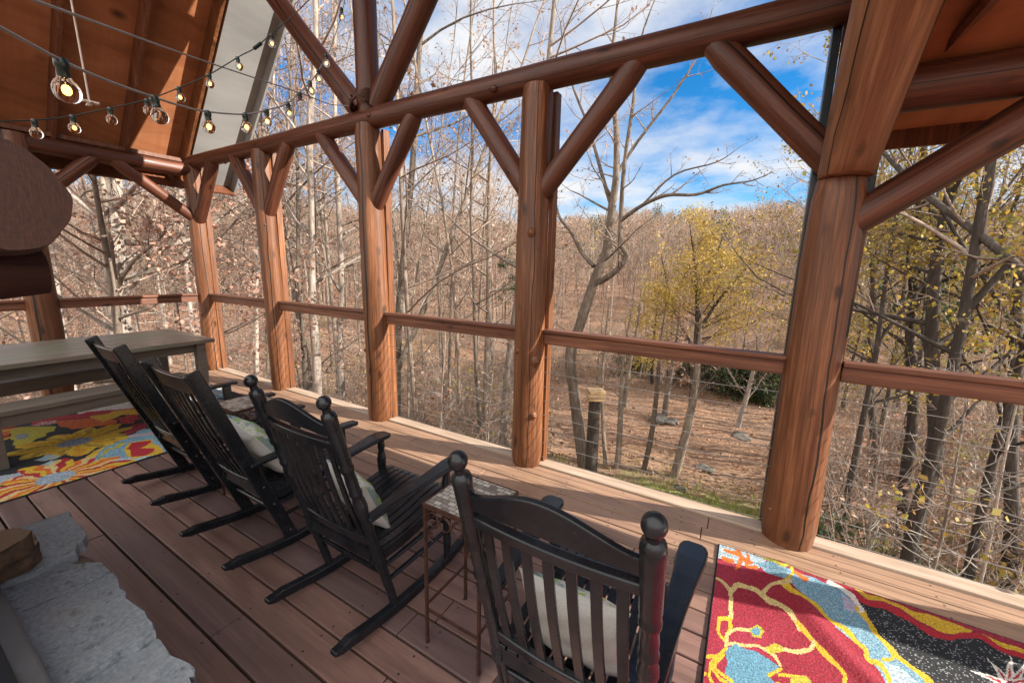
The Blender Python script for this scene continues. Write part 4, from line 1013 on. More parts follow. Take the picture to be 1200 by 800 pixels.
for k in range(3): b.bar((.018*math.cos(k*2.1), .018*math.sin(k*2.1), -.001+k*.0022), (-.018*math.cos(k*2.1), -.018*math.sin(k*2.1), -.004+k*.0022), .006, .004)
b.ball((0, 0, -.004), .005, 8); b.build('knot', M['string'], pc)

# ------------------------------------------------------------------ ground
def sm(a, b, x): t = np.clip((x-a)/(b-a), 0, 1); return t*t*(3-2*t)
def ground(x, y):
    x = np.asarray(x, float); y = np.asarray(y, float); d = np.hypot(x, y)
    z = -4.0-.9*sm(10, 24, d)
    rise = np.maximum(d-25, 0); z = z+rise*.085+sm(28, 110, d)*3.0
    z = z+sm(110, 260, d)*-12*0
    hum = .18*np.sin(x*.31+1.3)*np.cos(y*.27)+.5*np.sin(x*.083+.5)*np.sin(y*.071+2)*sm(12, 40, d)+.06*np.sin(x*1.3+y*.9)+1.6*np.sin(x*.026+1)*sm(30, 110, d)
    return z+hum
def gz(x, y): return float(ground(x, y))
def build_ground():
    r = np.concatenate([[0.3], np.geomspace(1.5, 420, 150)]); na = 260; a = np.linspace(0, 2*PI, na, endpoint=False)
    R_, A_ = np.meshgrid(r, a, indexing='ij'); x = R_*np.cos(A_); y = R_*np.sin(A_); z = ground(x, y)
    z += np.random.default_rng(1).normal(0, .02, z.shape)*np.minimum(R_/10, 1)
    V = np.stack([x, y, z], -1).reshape(-1, 3); i = np.arange(len(r)-1)[:, None]; k = np.arange(na)[None]
    Q = np.stack([i*na+k, (i+1)*na+k, (i+1)*na+(k+1) % na, i*na+(k+1) % na], -1).reshape(-1, 4)
    o = bpy.data.objects.new('ground', np_mesh('ground', V, Q, M['ground'], True)); link(o); tag(o, kind='structure')
build_ground()

# ------------------------------------------------------------------ trees
class Geo:
    def __init__(s): s.V = []; s.Q = []; s.mi = []; s.c = []; s.n = 0
    def tube(s, pts, rad, n, mi=0):
        P = np.asarray(pts, float); m = len(P); T = np.gradient(P, axis=0); T /= np.linalg.norm(T, axis=1)[:, None]+1e-9
        ref = np.array([0, 0, 1.]) if abs(T[0][2]) < .8 else np.array([1., 0, 0])
        U = np.cross(T, ref); U /= np.linalg.norm(U, axis=1)[:, None]+1e-9; W = np.cross(T, U)
        a = np.arange(n)*2*PI/n; R = np.asarray(rad, float)[:, None, None]
        v = P[:, None]+R*(np.cos(a)[None, :, None]*U[:, None]+np.sin(a)[None, :, None]*W[:, None])
        s.V.append(v.reshape(-1, 3)); i = np.arange(m-1)[:, None]; k = np.arange(n)[None]
        q = np.stack([i*n+k, i*n+(k+1) % n, (i+1)*n+(k+1) % n, (i+1)*n+k], -1).reshape(-1, 4)+s.n
        s.Q.append(q); s.mi.append(np.full(len(q), mi)); s.c.append(np.full((len(q), 3), .5)); s.n += m*n
    def leaves(s, C, size, cols, rg, mi=1, droop=.3):
        C = np.asarray(C); m = len(C)
        if m == 0: return
        d = rg.normal(0, 1, (m, 3)); d[:, 2] -= droop; d /= np.linalg.norm(d, axis=1)[:, None]
        e = np.cross(d, rg.normal(0, 1, (m, 3))); e /= np.linalg.norm(e, axis=1)[:, None]+1e-9
        L = (size*rg.uniform(.6, 1.3, m))[:, None]; v = np.stack([C, C+d*L*.5+e*L*.34, C+d*L, C+d*L*.5-e*L*.34], 1)
        s.V.append(v.reshape(-1, 3)); q = np.arange(m*4).reshape(m, 4)+s.n; s.Q.append(q); s.mi.append(np.full(m, mi)); s.n += m*4
        cs = np.asarray(cols)[rg.integers(0, len(cols), m)]*rg.uniform(.7, 1.25, m)[:, None]; s.c.append(cs)
    def arrays(s): return np.concatenate(s.V), np.concatenate(s.Q), np.concatenate(s.mi), np.concatenate(s.c)
    def mesh(s, name, mats):
        V, Q, mi, c = s.arrays(); return np_mesh(name, V, Q, mats, False, mi, c)
def rot_to(d, ang, az):
    # direction making angle ang with d
    d = d/np.linalg.norm(d); a = np.array([0, 0, 1.]) if abs(d[2]) < .9 else np.array([1., 0, 0])
    u = np.cross(d, a); u /= np.linalg.norm(u); w = np.cross(d, u)
    return d*math.cos(ang)+(u*math.cos(az)+w*math.sin(az))*math.sin(ang)
def limb(p, d, L, r0, r1, nseg, rg, wob, up):
    P = [np.array(p, float)]; d = d/np.linalg.norm(d); R = [r0]
    for i in range(nseg):
        d = d+rg.normal(0, wob, 3)+np.array([0, 0, up]); d /= np.linalg.norm(d)
        P.append(P[-1]+d*L/nseg); R.append(r0+(r1-r0)*((i+1)/nseg)**.8)
    return np.array(P), np.array(R)
def interp(P, R, t):
    f = t*(len(P)-1); i = min(int(f), len(P)-2); k = f-i
    return P[i]*(1-k)+P[i+1]*k, R[i]*(1-k)+R[i+1]*k, P[i+1]-P[i]
LEAF_TAN = [(.34, .2, .12), (.42, .27, .18), (.3, .16, .09), (.46, .33, .25)]
LEAF_PINK = [(.42, .25, .19), (.5, .34, .27), (.33, .17, .12), (.4, .22, .15)]
LEAF_RUST = [(.34, .17, .08), (.42, .23, .11), (.28, .14, .07), (.4, .25, .15)]
LEAF_YEL = [(.5, .36, .06), (.57, .43, .1), (.42, .28, .05), (.5, .31, .07)]
LEAF_OLIVE = [(.36, .28, .05), (.24, .22, .05), (.45, .3, .05), (.32, .2, .05)]
LEAF_GREEN = [(.03, .05, .014), (.05, .075, .02), (.07, .09, .028), (.022, .036, .012)]
LEAF_PINE = [(.025, .05, .02), (.04, .07, .025), (.055, .085, .03)]
def grow(seed, H=15., r=.16, start=.3, nb=16, blen=.3, twig=5, leaf=None, nleaf=0, lsize=.09, lean=0.02, wob=.035, fork=False, paths=None, detail=1.0, lspread=.07, ang=(45, 75)):
    """trunk geometry and crown geometry; paths = ready trunk and limbs [(points, radii)]"""
    rg = np.random.default_rng(seed); T = Geo(); K = Geo(); tips = []; base = []
    if paths is None:
        ns = 12; P, R = limb((0, 0, -.25), np.array([rg.normal(0, lean), rg.normal(0, lean), 1]), H+.25, r, .012, ns, rg, wob, .02)
        R[0] *= 1.35; T.tube(P, R, 8); base.append((P, R, start, nb, H))
        if fork:
            for q in range(rg.integers(1, 3)):
                p0, rr, d = interp(P, R, rg.uniform(.3, .5)); P2, R2 = limb(p0, rot_to(d, math.radians(rg.uniform(18, 32)), rg.uniform(0, 6.3)), H*.55, rr*.75, .012, 8, rg, .05, .04)
                T.tube(P2, R2, 7); base.append((P2, R2, .2, int(nb*.6), H*.75))
    else:
        for i, (P, R) in enumerate(paths):
            P = np.array(smooth_line([tuple(q) for q in P], 4)); R = np.interp(np.linspace(0, 1, len(P)), np.linspace(0, 1, len(R)), R)
            T.tube(P, R, 9); L = np.linalg.norm(P[-1]-P[0]); base.append((P, R, start if i == 0 else .15, max(3, int(nb*(1 if i == 0 else .7))), L*1.1 if i else H))
    for P, R, st, n1, hh in base:
        for j in range(n1):
            t = st+(1-st)*(j+rg.uniform(0, 1))/n1; t = min(t, .99); p, rr, d = interp(P, R, t)
            L = hh*blen*(1-.72*(t-st)/(1-st+1e-6))*rg.uniform(.55, 1.15); L = max(L, .3)
            dd = rot_to(d, math.radians(rg.uniform(*ang)), rg.uniform(0, 6.3)); r1 = min(rr*.55, .012+L*.011)
            P1, R1 = limb(p, dd, L, r1, .004, 6, rg, .11, .055); (T if r1 > .03 else K).tube(P1, R1, 5 if r1 > .03 else 4); 
            n2 = max(2, int(L*2.3*detail))
            for k in range(n2):
                t2 = rg.uniform(.18, .98); p2, r2, d2 = interp(P1, R1, t2); L2 = L*rg.uniform(.22, .5)*(1.15-.5*t2)
                P2, R2 = limb(p2, rot_to(d2, math.radians(rg.uniform(28, 62)), rg.uniform(0, 6.3)), L2, min(r2*.7, .0095), .0024, 4, rg, .15, .05); K.tube(P2, R2, 3)
                for q in range(int(twig*min(1.4, .5+L2)+.5)):
                    p3, r3, d3 = interp(P2, R2, rg.uniform(.2, 1)); L3 = max(.12, L2*rg.uniform(.25, .55))
                    P3, R3 = limb(p3, rot_to(d3, math.radians(rg.uniform(25, 60)), rg.uniform(0, 6.3)), L3, .0038, .0017, 2, rg, .18, .04); K.tube(P3, R3, 3); tips.append(P3[-1]); tips.append(P3[1])
                tips.append(P2[-1])
    if leaf is not None and nleaf and tips:
        t = np.array(tips); c = t[rg.integers(0, len(t), nleaf)]+rg.normal(0, lspread, (nleaf, 3)); K.leaves(c, lsize, leaf, rg)
    if not K.n: K.tube([(0, 0, H), (0, 0, H+.1)], [.003, .002], 3)
    return T, K
VAR = {}
def variant(key, bark='bark', twigm='twig', **kw):
    T, K = grow(**kw); VAR[key] = (T.mesh('trunk', M[bark]), K.mesh('crown', [M[twigm], M['leaf']]), kw.get('H', 15))
for i in range(4): variant(('slim', i), bark='bark', seed=10+i, H=14+i*1.5, r=.05+.01*i, start=.25, nb=21, blen=.22, twig=5, leaf=LEAF_TAN, nleaf=250+i*150, lsize=.075)
for i in range(3): variant(('pale', i), bark='paleBark', twigm='twig', seed=30+i, H=16+i, r=.068+.012*i, start=.28, nb=21, blen=.25, twig=5, leaf=LEAF_PINK, nleaf=350, lsize=.075, fork=i == 1)
for i in range(3): variant(('leafy', i), bark='bark', seed=50+i, H=9+2*i, r=.09, start=.12, nb=22, blen=.3, twig=4, leaf=LEAF_PINK, nleaf=2400, lsize=.075, ang=(55, 85))
for i in range(3): variant(('olive', i), bark='darkBark', seed=70+i, H=13+i*2, r=.085, start=.2, nb=18, blen=.27, twig=4, leaf=LEAF_OLIVE, nleaf=1700, lsize=.07, fork=True)
for i in range(3): variant(('big', i), bark='bark', seed=90+i, H=19+i, r=.115, start=.3, nb=23, blen=.28, twig=5, leaf=LEAF_TAN, nleaf=500, lsize=.075, fork=True)
def pine(seed, H):
    rg = np.random.default_rng(seed); T = Geo(); K = Geo(); P, R = limb((0, 0, -.2), np.array([0, 0, 1.]), H, .2, .02, 10, rg, .015, .02); T.tube(P, R, 7); C = []
    for j in range(46):
        t = .35+.64*rg.uniform(0, 1); p, rr, d = interp(P, R, t); L = (1.02-t)*H*.32+.3
        P1, R1 = limb(p, rot_to(d, math.radians(rg.uniform(70, 95)), rg.uniform(0, 6.3)), L, .03, .006, 4, rg, .08, .05); K.tube(P1, R1, 3)
        for u in rg.uniform(.25, 1, int(26*L)): C.append(interp(P1, R1, u)[0]+rg.normal(0, .16, 3))
    K.leaves(C, .26, LEAF_PINE, rg, droop=-.3); return T.mesh('trunk', M['darkBark']), K.mesh('crown', [M['darkBark'], M['leaf']]), H
VAR[('pine', 0)] = pine(5, 13)
def plant_tree(key, x, y, label, group=None, rz=None, s=1.0, cat='tree', name='tree', sink=0.0):
    tm, km, H = VAR[key]; root = empty(name, (x, y, gz(x, y)-sink), random.random()*6.28 if rz is None else rz, label, cat, group); root.scale = (s, s, s)
    a = bpy.data.objects.new('trunk', tm); link(a, root); b = bpy.data.objects.new('crown', km); link(b, root); return root
def own_tree(T, K, loc, label, bark, twigm='twig', name='tree', cat='tree', group=None):
    root = empty(name, loc, 0, label, cat, group); off = np.array(loc)
    for g in (T, K): g.V = [v-off for v in g.V]
    a = bpy.data.objects.new('trunk', T.mesh('trunk', M[bark])); link(a, root)
    b = bpy.data.objects.new('crown', K.mesh('crown', [M[twigm], M['leaf']])); link(b, root); return root
random.seed(11)
def base_at(px, d): p = at(px, 480, d); return float(p[0]), float(p[1])
def path(d, *pts): return [tuple(at(x, y, dd if dd else d)) for x, y, dd in [(q+(0,))[:3] for q in pts]]

# the crooked tree by the deck, seen between the third and fourth bays
def crooked():
    d = 10.6; b = at(686, 556, d); g = gz(b[0], b[1])
    trunk = path(d, (687, 575), (684, 540), (674, 470), (668, 415), (678, 385), (698, 325), (711, 294), (717, 244), (722, 205), (722, 150), (716, 90), (722, 20), (730, -60))
    trunk[0] = (trunk[0][0], trunk[0][1], g-.2)
    paths = [(trunk, [.2, .18, .15, .135, .13, .125, .115, .095, .08, .065, .05, .03, .015]),
             (path(d, (702, 331), (716, 322, 10.4), (728, 311, 10.3), (734, 298, 10.2), (727, 285, 10.2), (728, 244, 10.2), (732, 190, 10.1), (742, 120, 10), (750, 50, 10), (775, -20, 10)), [.08, .075, .07, .065, .06, .053, .045, .035, .022, .01]),
             (path(d, (696, 312), (682, 296, 10.9), (668, 270, 11), (656, 255, 11.1), (649, 225, 11.3), (645, 180, 11.5)), [.06, .053, .045, .037, .027, .012]),
             (path(d, (728, 258, 10.2), (752, 241, 9.9), (781, 229, 9.6), (816, 228, 9.4), (848, 217, 9.2), (880, 212, 9.1), (905, 202, 9)), [.05, .043, .037, .03, .022, .014, .005]),
             (path(d, (717, 244), (704, 200, 10.9), (690, 150, 11.2), (668, 90, 11.4), (660, 20, 11.5)), [.055, .045, .035, .025, .01]),
             (path(d, (722, 205), (748, 165, 10.9), (790, 110, 11), (820, 60, 11.2), (835, 10, 11.3)), [.045, .037, .028, .018, .008]),
             (path(d, (752, 241, 9.9), (790, 205, 9.8), (840, 190, 9.8), (870, 170, 9.8)), [.026, .02, .013, .004])]
    T, K = grow(201, H=9, nb=14, start=.42, blen=.27, paths=paths, twig=4, leaf=LEAF_TAN, nleaf=90, lsize=.07, ang=(35, 70))
    own_tree(T, K, (float(b[0]), float(b[1]), g), 'crooked bare tree with a forked trunk and a long bough, beside the capped stump', 'bark')
crooked()
def stump():
    d = 9.6; b = at(692, 560, d); g = gz(b[0], b[1]); top = at(697, 468, d-.1); root = empty('capped_stump', (b[0], b[1], g), .5, 'dark stump topped by a pale stack of sawn boards below the deck', 'stump')
    o = Vector(root.location); t = Vector((top[0], top[1], top[2]))-o; t = root.rotation_euler.to_matrix().inverted() @ t
    bb = MB(); bb.tube([Vector((0, 0, -.3)), Vector((0, 0, .5)).lerp(t, .1), t*.6, t], [.2, .16, .15, .14], 12); bb.build('trunk', M['darkBark'], root)
    c = MB()
    for i, (w, h) in enumerate(((.36, .09), (.42, .07), (.38, .08))): c.box(t+Vector((.01*i, .0, .045+i*.082)), (w, w*.9, h), Matrix.Rotation(.06*i, 3, 'Z'))
    c.build('board_stack', M['birdwood'], root, .008)
stump()
def yellow_tree():
    d = 21.; b = at(809, 470, d); g = gz(b[0], b[1])
    paths = [(path(d, (806, 520), (812, 440), (816, 395), (817, 350), (813, 300), (808, 262)), [.17, .15, .12, .09, .06, .02]),
             (path(d, (816, 398), (824, 380, 20.8), (842, 352, 20.6), (865, 325, 20.3), (888, 300, 20.2)), [.1, .09, .07, .05, .02]),
             (path(d, (814, 410), (800, 385, 21.3), (786, 350, 21.5), (775, 300, 21.6)), [.08, .07, .05, .02]),
             (path(d, (817, 350), (835, 310, 21.3), (850, 270, 21.5)), [.06, .05, .02])]
    paths[0][0][0] = (paths[0][0][0][0], paths[0][0][0][1], g-.2)
    T, K = grow(211, H=6.5, nb=24, start=.33, blen=.55, paths=paths, twig=5, leaf=LEAF_YEL, nleaf=17000, lsize=.09, lspread=.2, ang=(40, 85), detail=1.2)
    own_tree(T, K, (float(b[0]), float(b[1]), g), 'tree in full yellow autumn leaf standing beyond the clearing', 'darkBark')
    d = 24.; b = at(762, 470, d); g = gz(b[0], b[1]); P = path(d, (758, 520), (764, 430), (768, 380), (772, 330)); P[0] = (P[0][0], P[0][1], g-.2)
    T, K = grow(212, H=5.5, nb=14, start=.25, blen=.42, paths=[(P, [.1, .09, .06, .02])], twig=4, leaf=LEAF_YEL, nleaf=3600, lsize=.1, lspread=.2, ang=(50, 85))
    own_tree(T, K, (float(b[0]), float(b[1]), g), 'smaller thinly leaved yellow tree just left of the full yellow one', 'darkBark')
yellow_tree()
# saplings standing about the clearing: base pixel, lean, thickness
def clearing_tree(px, py, top, r, label, seed, H=4.9, bark='bark', **kw):
    el = ray(px, py); el = el/np.hypot(el[0], el[1]); d = 12.
    for _ in range(40):
        p = EYE+el*d; d = (gz(p[0], p[1])-CAM_H)/el[2]
    b = at(px, py, d); q = at(top[0], top[1], d+top[2]); up = (q-b); up = up/up[2]
    g = gz(b[0], b[1]); pts = [tuple(b+up*z+np.array([math.sin(z*.9+seed)*.09, math.cos(z*.8+seed)*.09, 0])) for z in np.linspace(-.2, H, 9)]
    r *= .8; args = dict(H=H, nb=12, start=.45, blen=.22, twig=4, leaf=LEAF_TAN, nleaf=60, ang=(30, 60)); args.update(kw)
    T, K = grow(seed, paths=[(pts, list(r*1.15*(1-np.linspace(0, 1, 9)**2.2)+.006))], **args)
    own_tree(T, K, (float(b[0]), float(b[1]), g), label, bark, group='saplings in the clearing')
clearing_tree(792, 560, (815, 425, 0), .125, 'straight trunk at the near edge of the clearing, thickest there', 301)
clearing_tree(752, 551, (773, 428, 0), .075, 'slim trunk in the clearing between the boulder pair and the thickest trunk', 302)
clearing_tree(719, 548, (736, 415, .2), .085, 'slim trunk in the clearing next behind the capped stump', 303)
clearing_tree(708, 543, (710, 416, .5), .06, 'thin leaning trunk with a bent foot beside the capped stump', 304)
clearing_tree(734, 477, (741, 416, 0), .11, 'bare trunk at the back of the clearing behind the crooked tree', 305)
clearing_tree(781, 489, (787, 430, 0), .12, 'trunk with tan leaves rising behind the boulder pair', 306, leaf=LEAF_TAN, nleaf=900, start=.25)
clearing_tree(867, 502, (873, 470, 0), .1, 'pale many-branched small tree at the back of the clearing before evergreens', 307, H=4.2, bark='paleBark', start=.25, blen=.55, nb=14, nleaf=0)
# big trees, each by where it shows
def px_tree(key, px, d, label, s=1.0, rz=None, **k): x, y = base_at(px, d); return plant_tree(key, x, y, label, None, rz, s, **k)
def lean_tree(px0, py0, px1, py1, d0, d1, r, label, seed, bark, H=13, **kw):
    a = at(px0, py0, d0); c = at(px1, py1, d1); u = (c-a); u = u/u[2]; g = gz(a[0], a[1]); a = a+u*(g-a[2]); n = 10
    rg = np.random.default_rng(seed); pts = [tuple(a+u*z+np.array([*rg.normal(0, .05, 2), 0])) for z in np.linspace(-.3, H, n)]
    args = dict(H=H, nb=18, start=.3, blen=.26, twig=4, leaf=LEAF_TAN, nleaf=200, ang=(40, 75)); args.update(kw)
    T, K = grow(seed, paths=[(pts, list(np.linspace(r*1.1, .02, n)))], **args)
    own_tree(T, K, (float(a[0]), float(a[1]), g), label, bark)
lean_tree(138, 430, 134, 300, 10.5, 10.5, .25, 'thick pale trunk behind the plank table, with pinkish leaves', 401, 'paleBark', H=12, leaf=LEAF_PINK, nleaf=4200, lsize=.085, start=.4, blen=.42, nb=24, ang=(50, 88))
lean_tree(128, 330, 108, 215, 9.3, 9.2, .1, 'slim trunk among pinkish leaves, before the thick pale trunk', 402, 'bark', H=8, leaf=LEAF_PINK, nleaf=3000, lsize=.08, start=.42, blen=.5, nb=18, ang=(50, 85))
lean_tree(368, 400, 366, 170, 9.5, 9.5, .105, 'white-grey trunk rising between the second and third round posts', 403, 'paleBark', H=15, start=.35)
lean_tree(398, 420, 395, 170, 12.5, 12.5, .1, 'slim pale trunk just left of the third round post', 404, 'paleBark', H=16)
lean_tree(486, 110, 492, 0, 11.5, 11.5, .115, 'tall grey trunk branching against the sky above the header log', 405, 'bark', H=19, start=.45, blen=.25, nb=22)
lean_tree(458, 455, 545, 235, 11, 12.5, .095, 'grey trunk leaning right across the bay left of the fourth post', 406, 'bark', H=15, start=.4)
lean_tree(570, 400, 575, 200, 13, 13, .1, 'slim grey trunk showing just left of the fourth round post', 407, 'bark', H=14, leaf=LEAF_TAN, nleaf=500)
lean_tree(1083, 600, 1106, 300, 9.5, 9.5, .115, 'dark upright trunk with yellowing leaves right of the big corner post', 408, 'darkBark', H=14, leaf=LEAF_OLIVE, nleaf=4200, lsize=.08, start=.3, blen=.32, nb=24)
lean_tree(1062, 560, 1080, 250, 12, 12, .1, 'dark trunk with yellow leaves behind the upright dark trunk', 409, 'darkBark', H=14, leaf=LEAF_OLIVE, nleaf=3800, lsize=.085, start=.25, blen=.32, nb=22)
lean_tree(1220, 345, 1100, 235, 7.2, 8.5, .1, 'dark trunk leaning left across the last bay', 410, 'darkBark', H=9, leaf=LEAF_OLIVE, nleaf=900, lsize=.06, start=.4, blen=.25)
lean_tree(1020, 540, 1020, 300, 15, 15, .09, 'slim dark trunk close to the right side of the big corner post', 411, 'darkBark', H=13, leaf=LEAF_OLIVE, nleaf=3000, lsize=.09, start=.2)
lean_tree(1180, 650, 1195, 300, 11, 11, .1, 'slim dark trunk farthest along the last bay', 412, 'darkBark', H=13, leaf=LEAF_OLIVE, nleaf=3200, lsize=.08, start=.25)
def near_sapling(px, d, H, seed, label, r=.03, s0=.2, **kw):
    b = at(px, 500, d); g = gz(b[0], b[1]); pts = [(b[0]+.05*math.sin(z*1.3+seed), b[1]+.05*math.cos(z*1.1+seed), g+z) for z in np.linspace(-.1, H, 8)]
    args = dict(H=H, nb=26, start=s0, blen=.26, twig=3, ang=(45, 85)); args.update(kw)
    T, K = grow(seed, paths=[(pts, list(np.linspace(r, .006, 8)))], **args)
    own_tree(T, K, (float(b[0]), float(b[1]), g), label, 'paleBark', 'paleTwig', group='pale saplings by the deck')
near_sapling(1128, 6.2, 4.6, 501, 'pale twiggy sapling close to the deck below the right-hand rail')
near_sapling(1190, 7.0, 5.2, 502, 'pale twiggy sapling farther along the last bay, at the frame edge')
near_sapling(1040, 8.5, 3.6, 503, 'low pale sapling behind the evergreen shrubs near the big corner post')
near_sapling(520, 8.0, 4.4, 504, 'pale sapling below the cables between the third and fourth posts', leaf=LEAF_TAN, nleaf=60)
near_sapling(575, 9.0, 4.0, 505, 'pale low sapling just left of the fourth post, by green sprigs', leaf=LEAF_TAN, nleaf=60)

# woods filling the view, one individual tree at a time
rgw = np.random.default_rng(77)
ZONES = [(-400, 225, 'beyond the plank table and left railing'), (225, 325, 'behind the narrow bay beside the corner'), (325, 435, 'between the second and third round posts'), (435, 615, 'between the third and fourth round posts'), (615, 935, 'on the far side of the clearing'), (935, 2000, 'beyond the last bay past the corner post')]
KINDN = {'slim': 'slim bare grey tree', 'pale': 'pale-trunked bare tree', 'leafy': 'low tree with pinkish dead leaves', 'olive': 'dark tree with yellow-green leaves', 'big': 'tall stout bare tree'}
def zone_of(x, y):
    px = project(np.array([[x, y, -1.]]))[0][0]
    for a, b, n in ZONES:
        if a <= px < b: return n
    return ZONES[-1][2]
placed = []
def try_place(az, d, key, mind):
    a = math.radians(az); x, y = d*math.sin(a), d*math.cos(a)
    for (u, v) in placed:
        if (u-x)**2+(v-y)**2 < mind*mind: return False
    placed.append((x, y)); k = key[0]
    sc_ = float(rgw.uniform(.8, 1.12))
    if -30 < az < 7: sc_ = min(sc_, (1.6+d*math.tan(math.radians(float(rgw.uniform(3.5, 8.0))))-gz(x, y))/VAR[key][2])
    plant_tree(key, x, y, KINDN[k]+' in woods '+zone_of(x, y), 'woodland trees, '+KINDN[k]+'s '+zone_of(x, y), None, sc_)
    return True
cnt = 0; tries = 0
while cnt < 225 and tries < 6000:
    tries += 1; az = rgw.uniform(-88, 46); d = 7.5+38*rgw.uniform(0, 1)**.8
    near = d < 11
    if az > 6 and rgw.random() < .45: continue
    if -31 < az < 9 and d < (22.5 if -26 < az < 4 else 13): continue
    if az < -31 and d < 8.2: continue
    if -11 < az < 1 and d < 25.5: continue
    u = rgw.random()
    if az < -62: k = 'leafy' if u < .4 else ('pale' if u < .75 else 'slim')
    elif az < -28: k = 'slim' if u < .55 else ('pale' if u < .7 else ('leafy' if u < .86 else 'big'))
    elif az < 6: k = 'slim' if u < .6 else ('leafy' if u < .8 else 'pale')
    else: k = 'olive' if u < .55 else ('slim' if u < .85 else 'big')
    if k == 'big' and near: k = 'slim'
    n = {'slim': 4}.get(k, 3)
    if try_place(az, d, (k, int(rgw.integers(0, n))), 1.1 if d < 20 else 1.6): cnt += 1
for (px, d, s, lab) in ((935, 62, .8, 'dark pine on the far ridge above the yellow tree'), (1050, 26, .8, 'green pine top among bare trees right of the corner post'), (590, 34, .55, 'small green pine just left of the fourth post'), (885, 70, .7, 'dark pine on the far ridge nearer the big post')):
    px_tree(('pine', 0), px, d, lab, s, name='pine_tree')
# evergreen shrubs at the back of the clearing and below the corner bay
def shrub_mesh(seed, R, Hh, n, leaf=LEAF_GREEN, ls=.15):
    rg = np.random.default_rng(seed); T = Geo(); C = []
    for j in range(16):
        d = np.array([rg.normal(0, .7), rg.normal(0, .7), 1.]); P, Rr = limb((rg.normal(0, .1), rg.normal(0, .1), -.1), d, Hh*rg.uniform(.7, 1.2), .02, .005, 5, rg, .15, .02); P[:, :2] *= R/Hh*1.1; T.tube(P, Rr, 4)
        for u in rg.uniform(.3, 1, n//16): C.append(interp(P, Rr, u)[0]+rg.normal(0, .22, 3)*np.array([R/1.5, R/1.5, .8]))
    K = Geo(); K.leaves(C, ls, leaf, rg, mi=0, droop=.2)
    return T.mesh('stems', M['darkBark']), K.mesh('foliage', [M['leaf']])
SH = [shrub_mesh(1, 1.7, 2.1, 2600), shrub_mesh(2, 1.4, 1.5, 2200)]
def shrub(px, d, s, label, k=0, name='evergreen_shrub'):
    x, y = base_at(px, d); root = empty(name, (x, y, gz(x, y)), random.random()*6, label, 'shrub', 'evergreen shrubs'); root.scale = (s,)*3
    for n_, me in zip(('stems', 'foliage'), SH[k]): link(bpy.data.objects.new(n_, me), root)
for i, (px, d, s, lab) in enumerate(((838, 23.5, 1.15, 'dark evergreen shrub left of the pale small tree'), (880, 24, 1.3, 'dark evergreen shrub right behind the pale small tree'), (905, 22.5, 1.0, 'dark evergreen shrub touching the big corner post in view'), (800, 25.5, 1.0, 'dark evergreen shrub far behind the thickest clearing trunk'), (745, 26, .9, 'dark evergreen shrub farthest toward the crooked tree'), (1010, 8.2, .85, 'low evergreen shrub below the last bay, nearest the corner post'), (1055, 8.0, .75, 'low evergreen shrub below the last bay, nearer the pale sapling'))): shrub(px, d, s, lab, i % 2)
SH.append(shrub_mesh(3, .9, 1.2, 500, [(.3, .36, .05), (.2, .26, .05), (.36, .36, .08)], .1))
shrub(488, 7.6, .8, 'bright green sprigs rising at the deck edge left of the fourth post', 2, 'green_sapling'); shrub(650, 9.2, .8, 'yellow-green bush below the deck beside the capped stump', 2, 'green_sapling')
# boulders
def boulder(px, py, r, label, seed, sz=(1.3, .9, .5)):
    el = ray(px, py); el = el/np.hypot(el[0], el[1]); d = 14.
    for _ in range(40): p = EYE+el*d; d = (gz(p[0], p[1])-CAM_H)/el[2]
    p = EYE+el*d; r *= .75; rg = np.random.default_rng(seed); b = MB(); b.ball((0, 0, 0), r, 18, sz); ph = rg.uniform(0, 6, 6)
    b.v = [tuple(np.array(v)*(1+.14*math.sin(v[0]/r*3+ph[0])*math.cos(v[1]/r*3+ph[1])+.1*math.sin(v[2]/r*5+v[0]/r*4+ph[2]))) for v in b.v]; b.sm = [False]*len(b.sm)
    o = b.build('boulder', M['rock']); o.location = (p[0], p[1], p[2]+r*.12); o.rotation_euler = (0, 0, rg.uniform(0, 6)); tag(o, label, 'boulder', 'boulders in the clearing')
boulder(772, 493, .55, 'larger grey boulder of the pair at the middle of the clearing', 1); boulder(787, 495, .4, 'smaller grey boulder of the pair at the middle of the clearing', 2)
boulder(825, 549, .28, 'flat grey rock at the near side of the clearing', 3, (1.5, 1, .35)); boulder(868, 512, .4, 'flat grey rock at the foot of the pale small tree', 4, (1.4, 1, .3)); boulder(797, 573, .2, 'small grey rock in the grass near the deck', 5, (1.3, 1, .4))

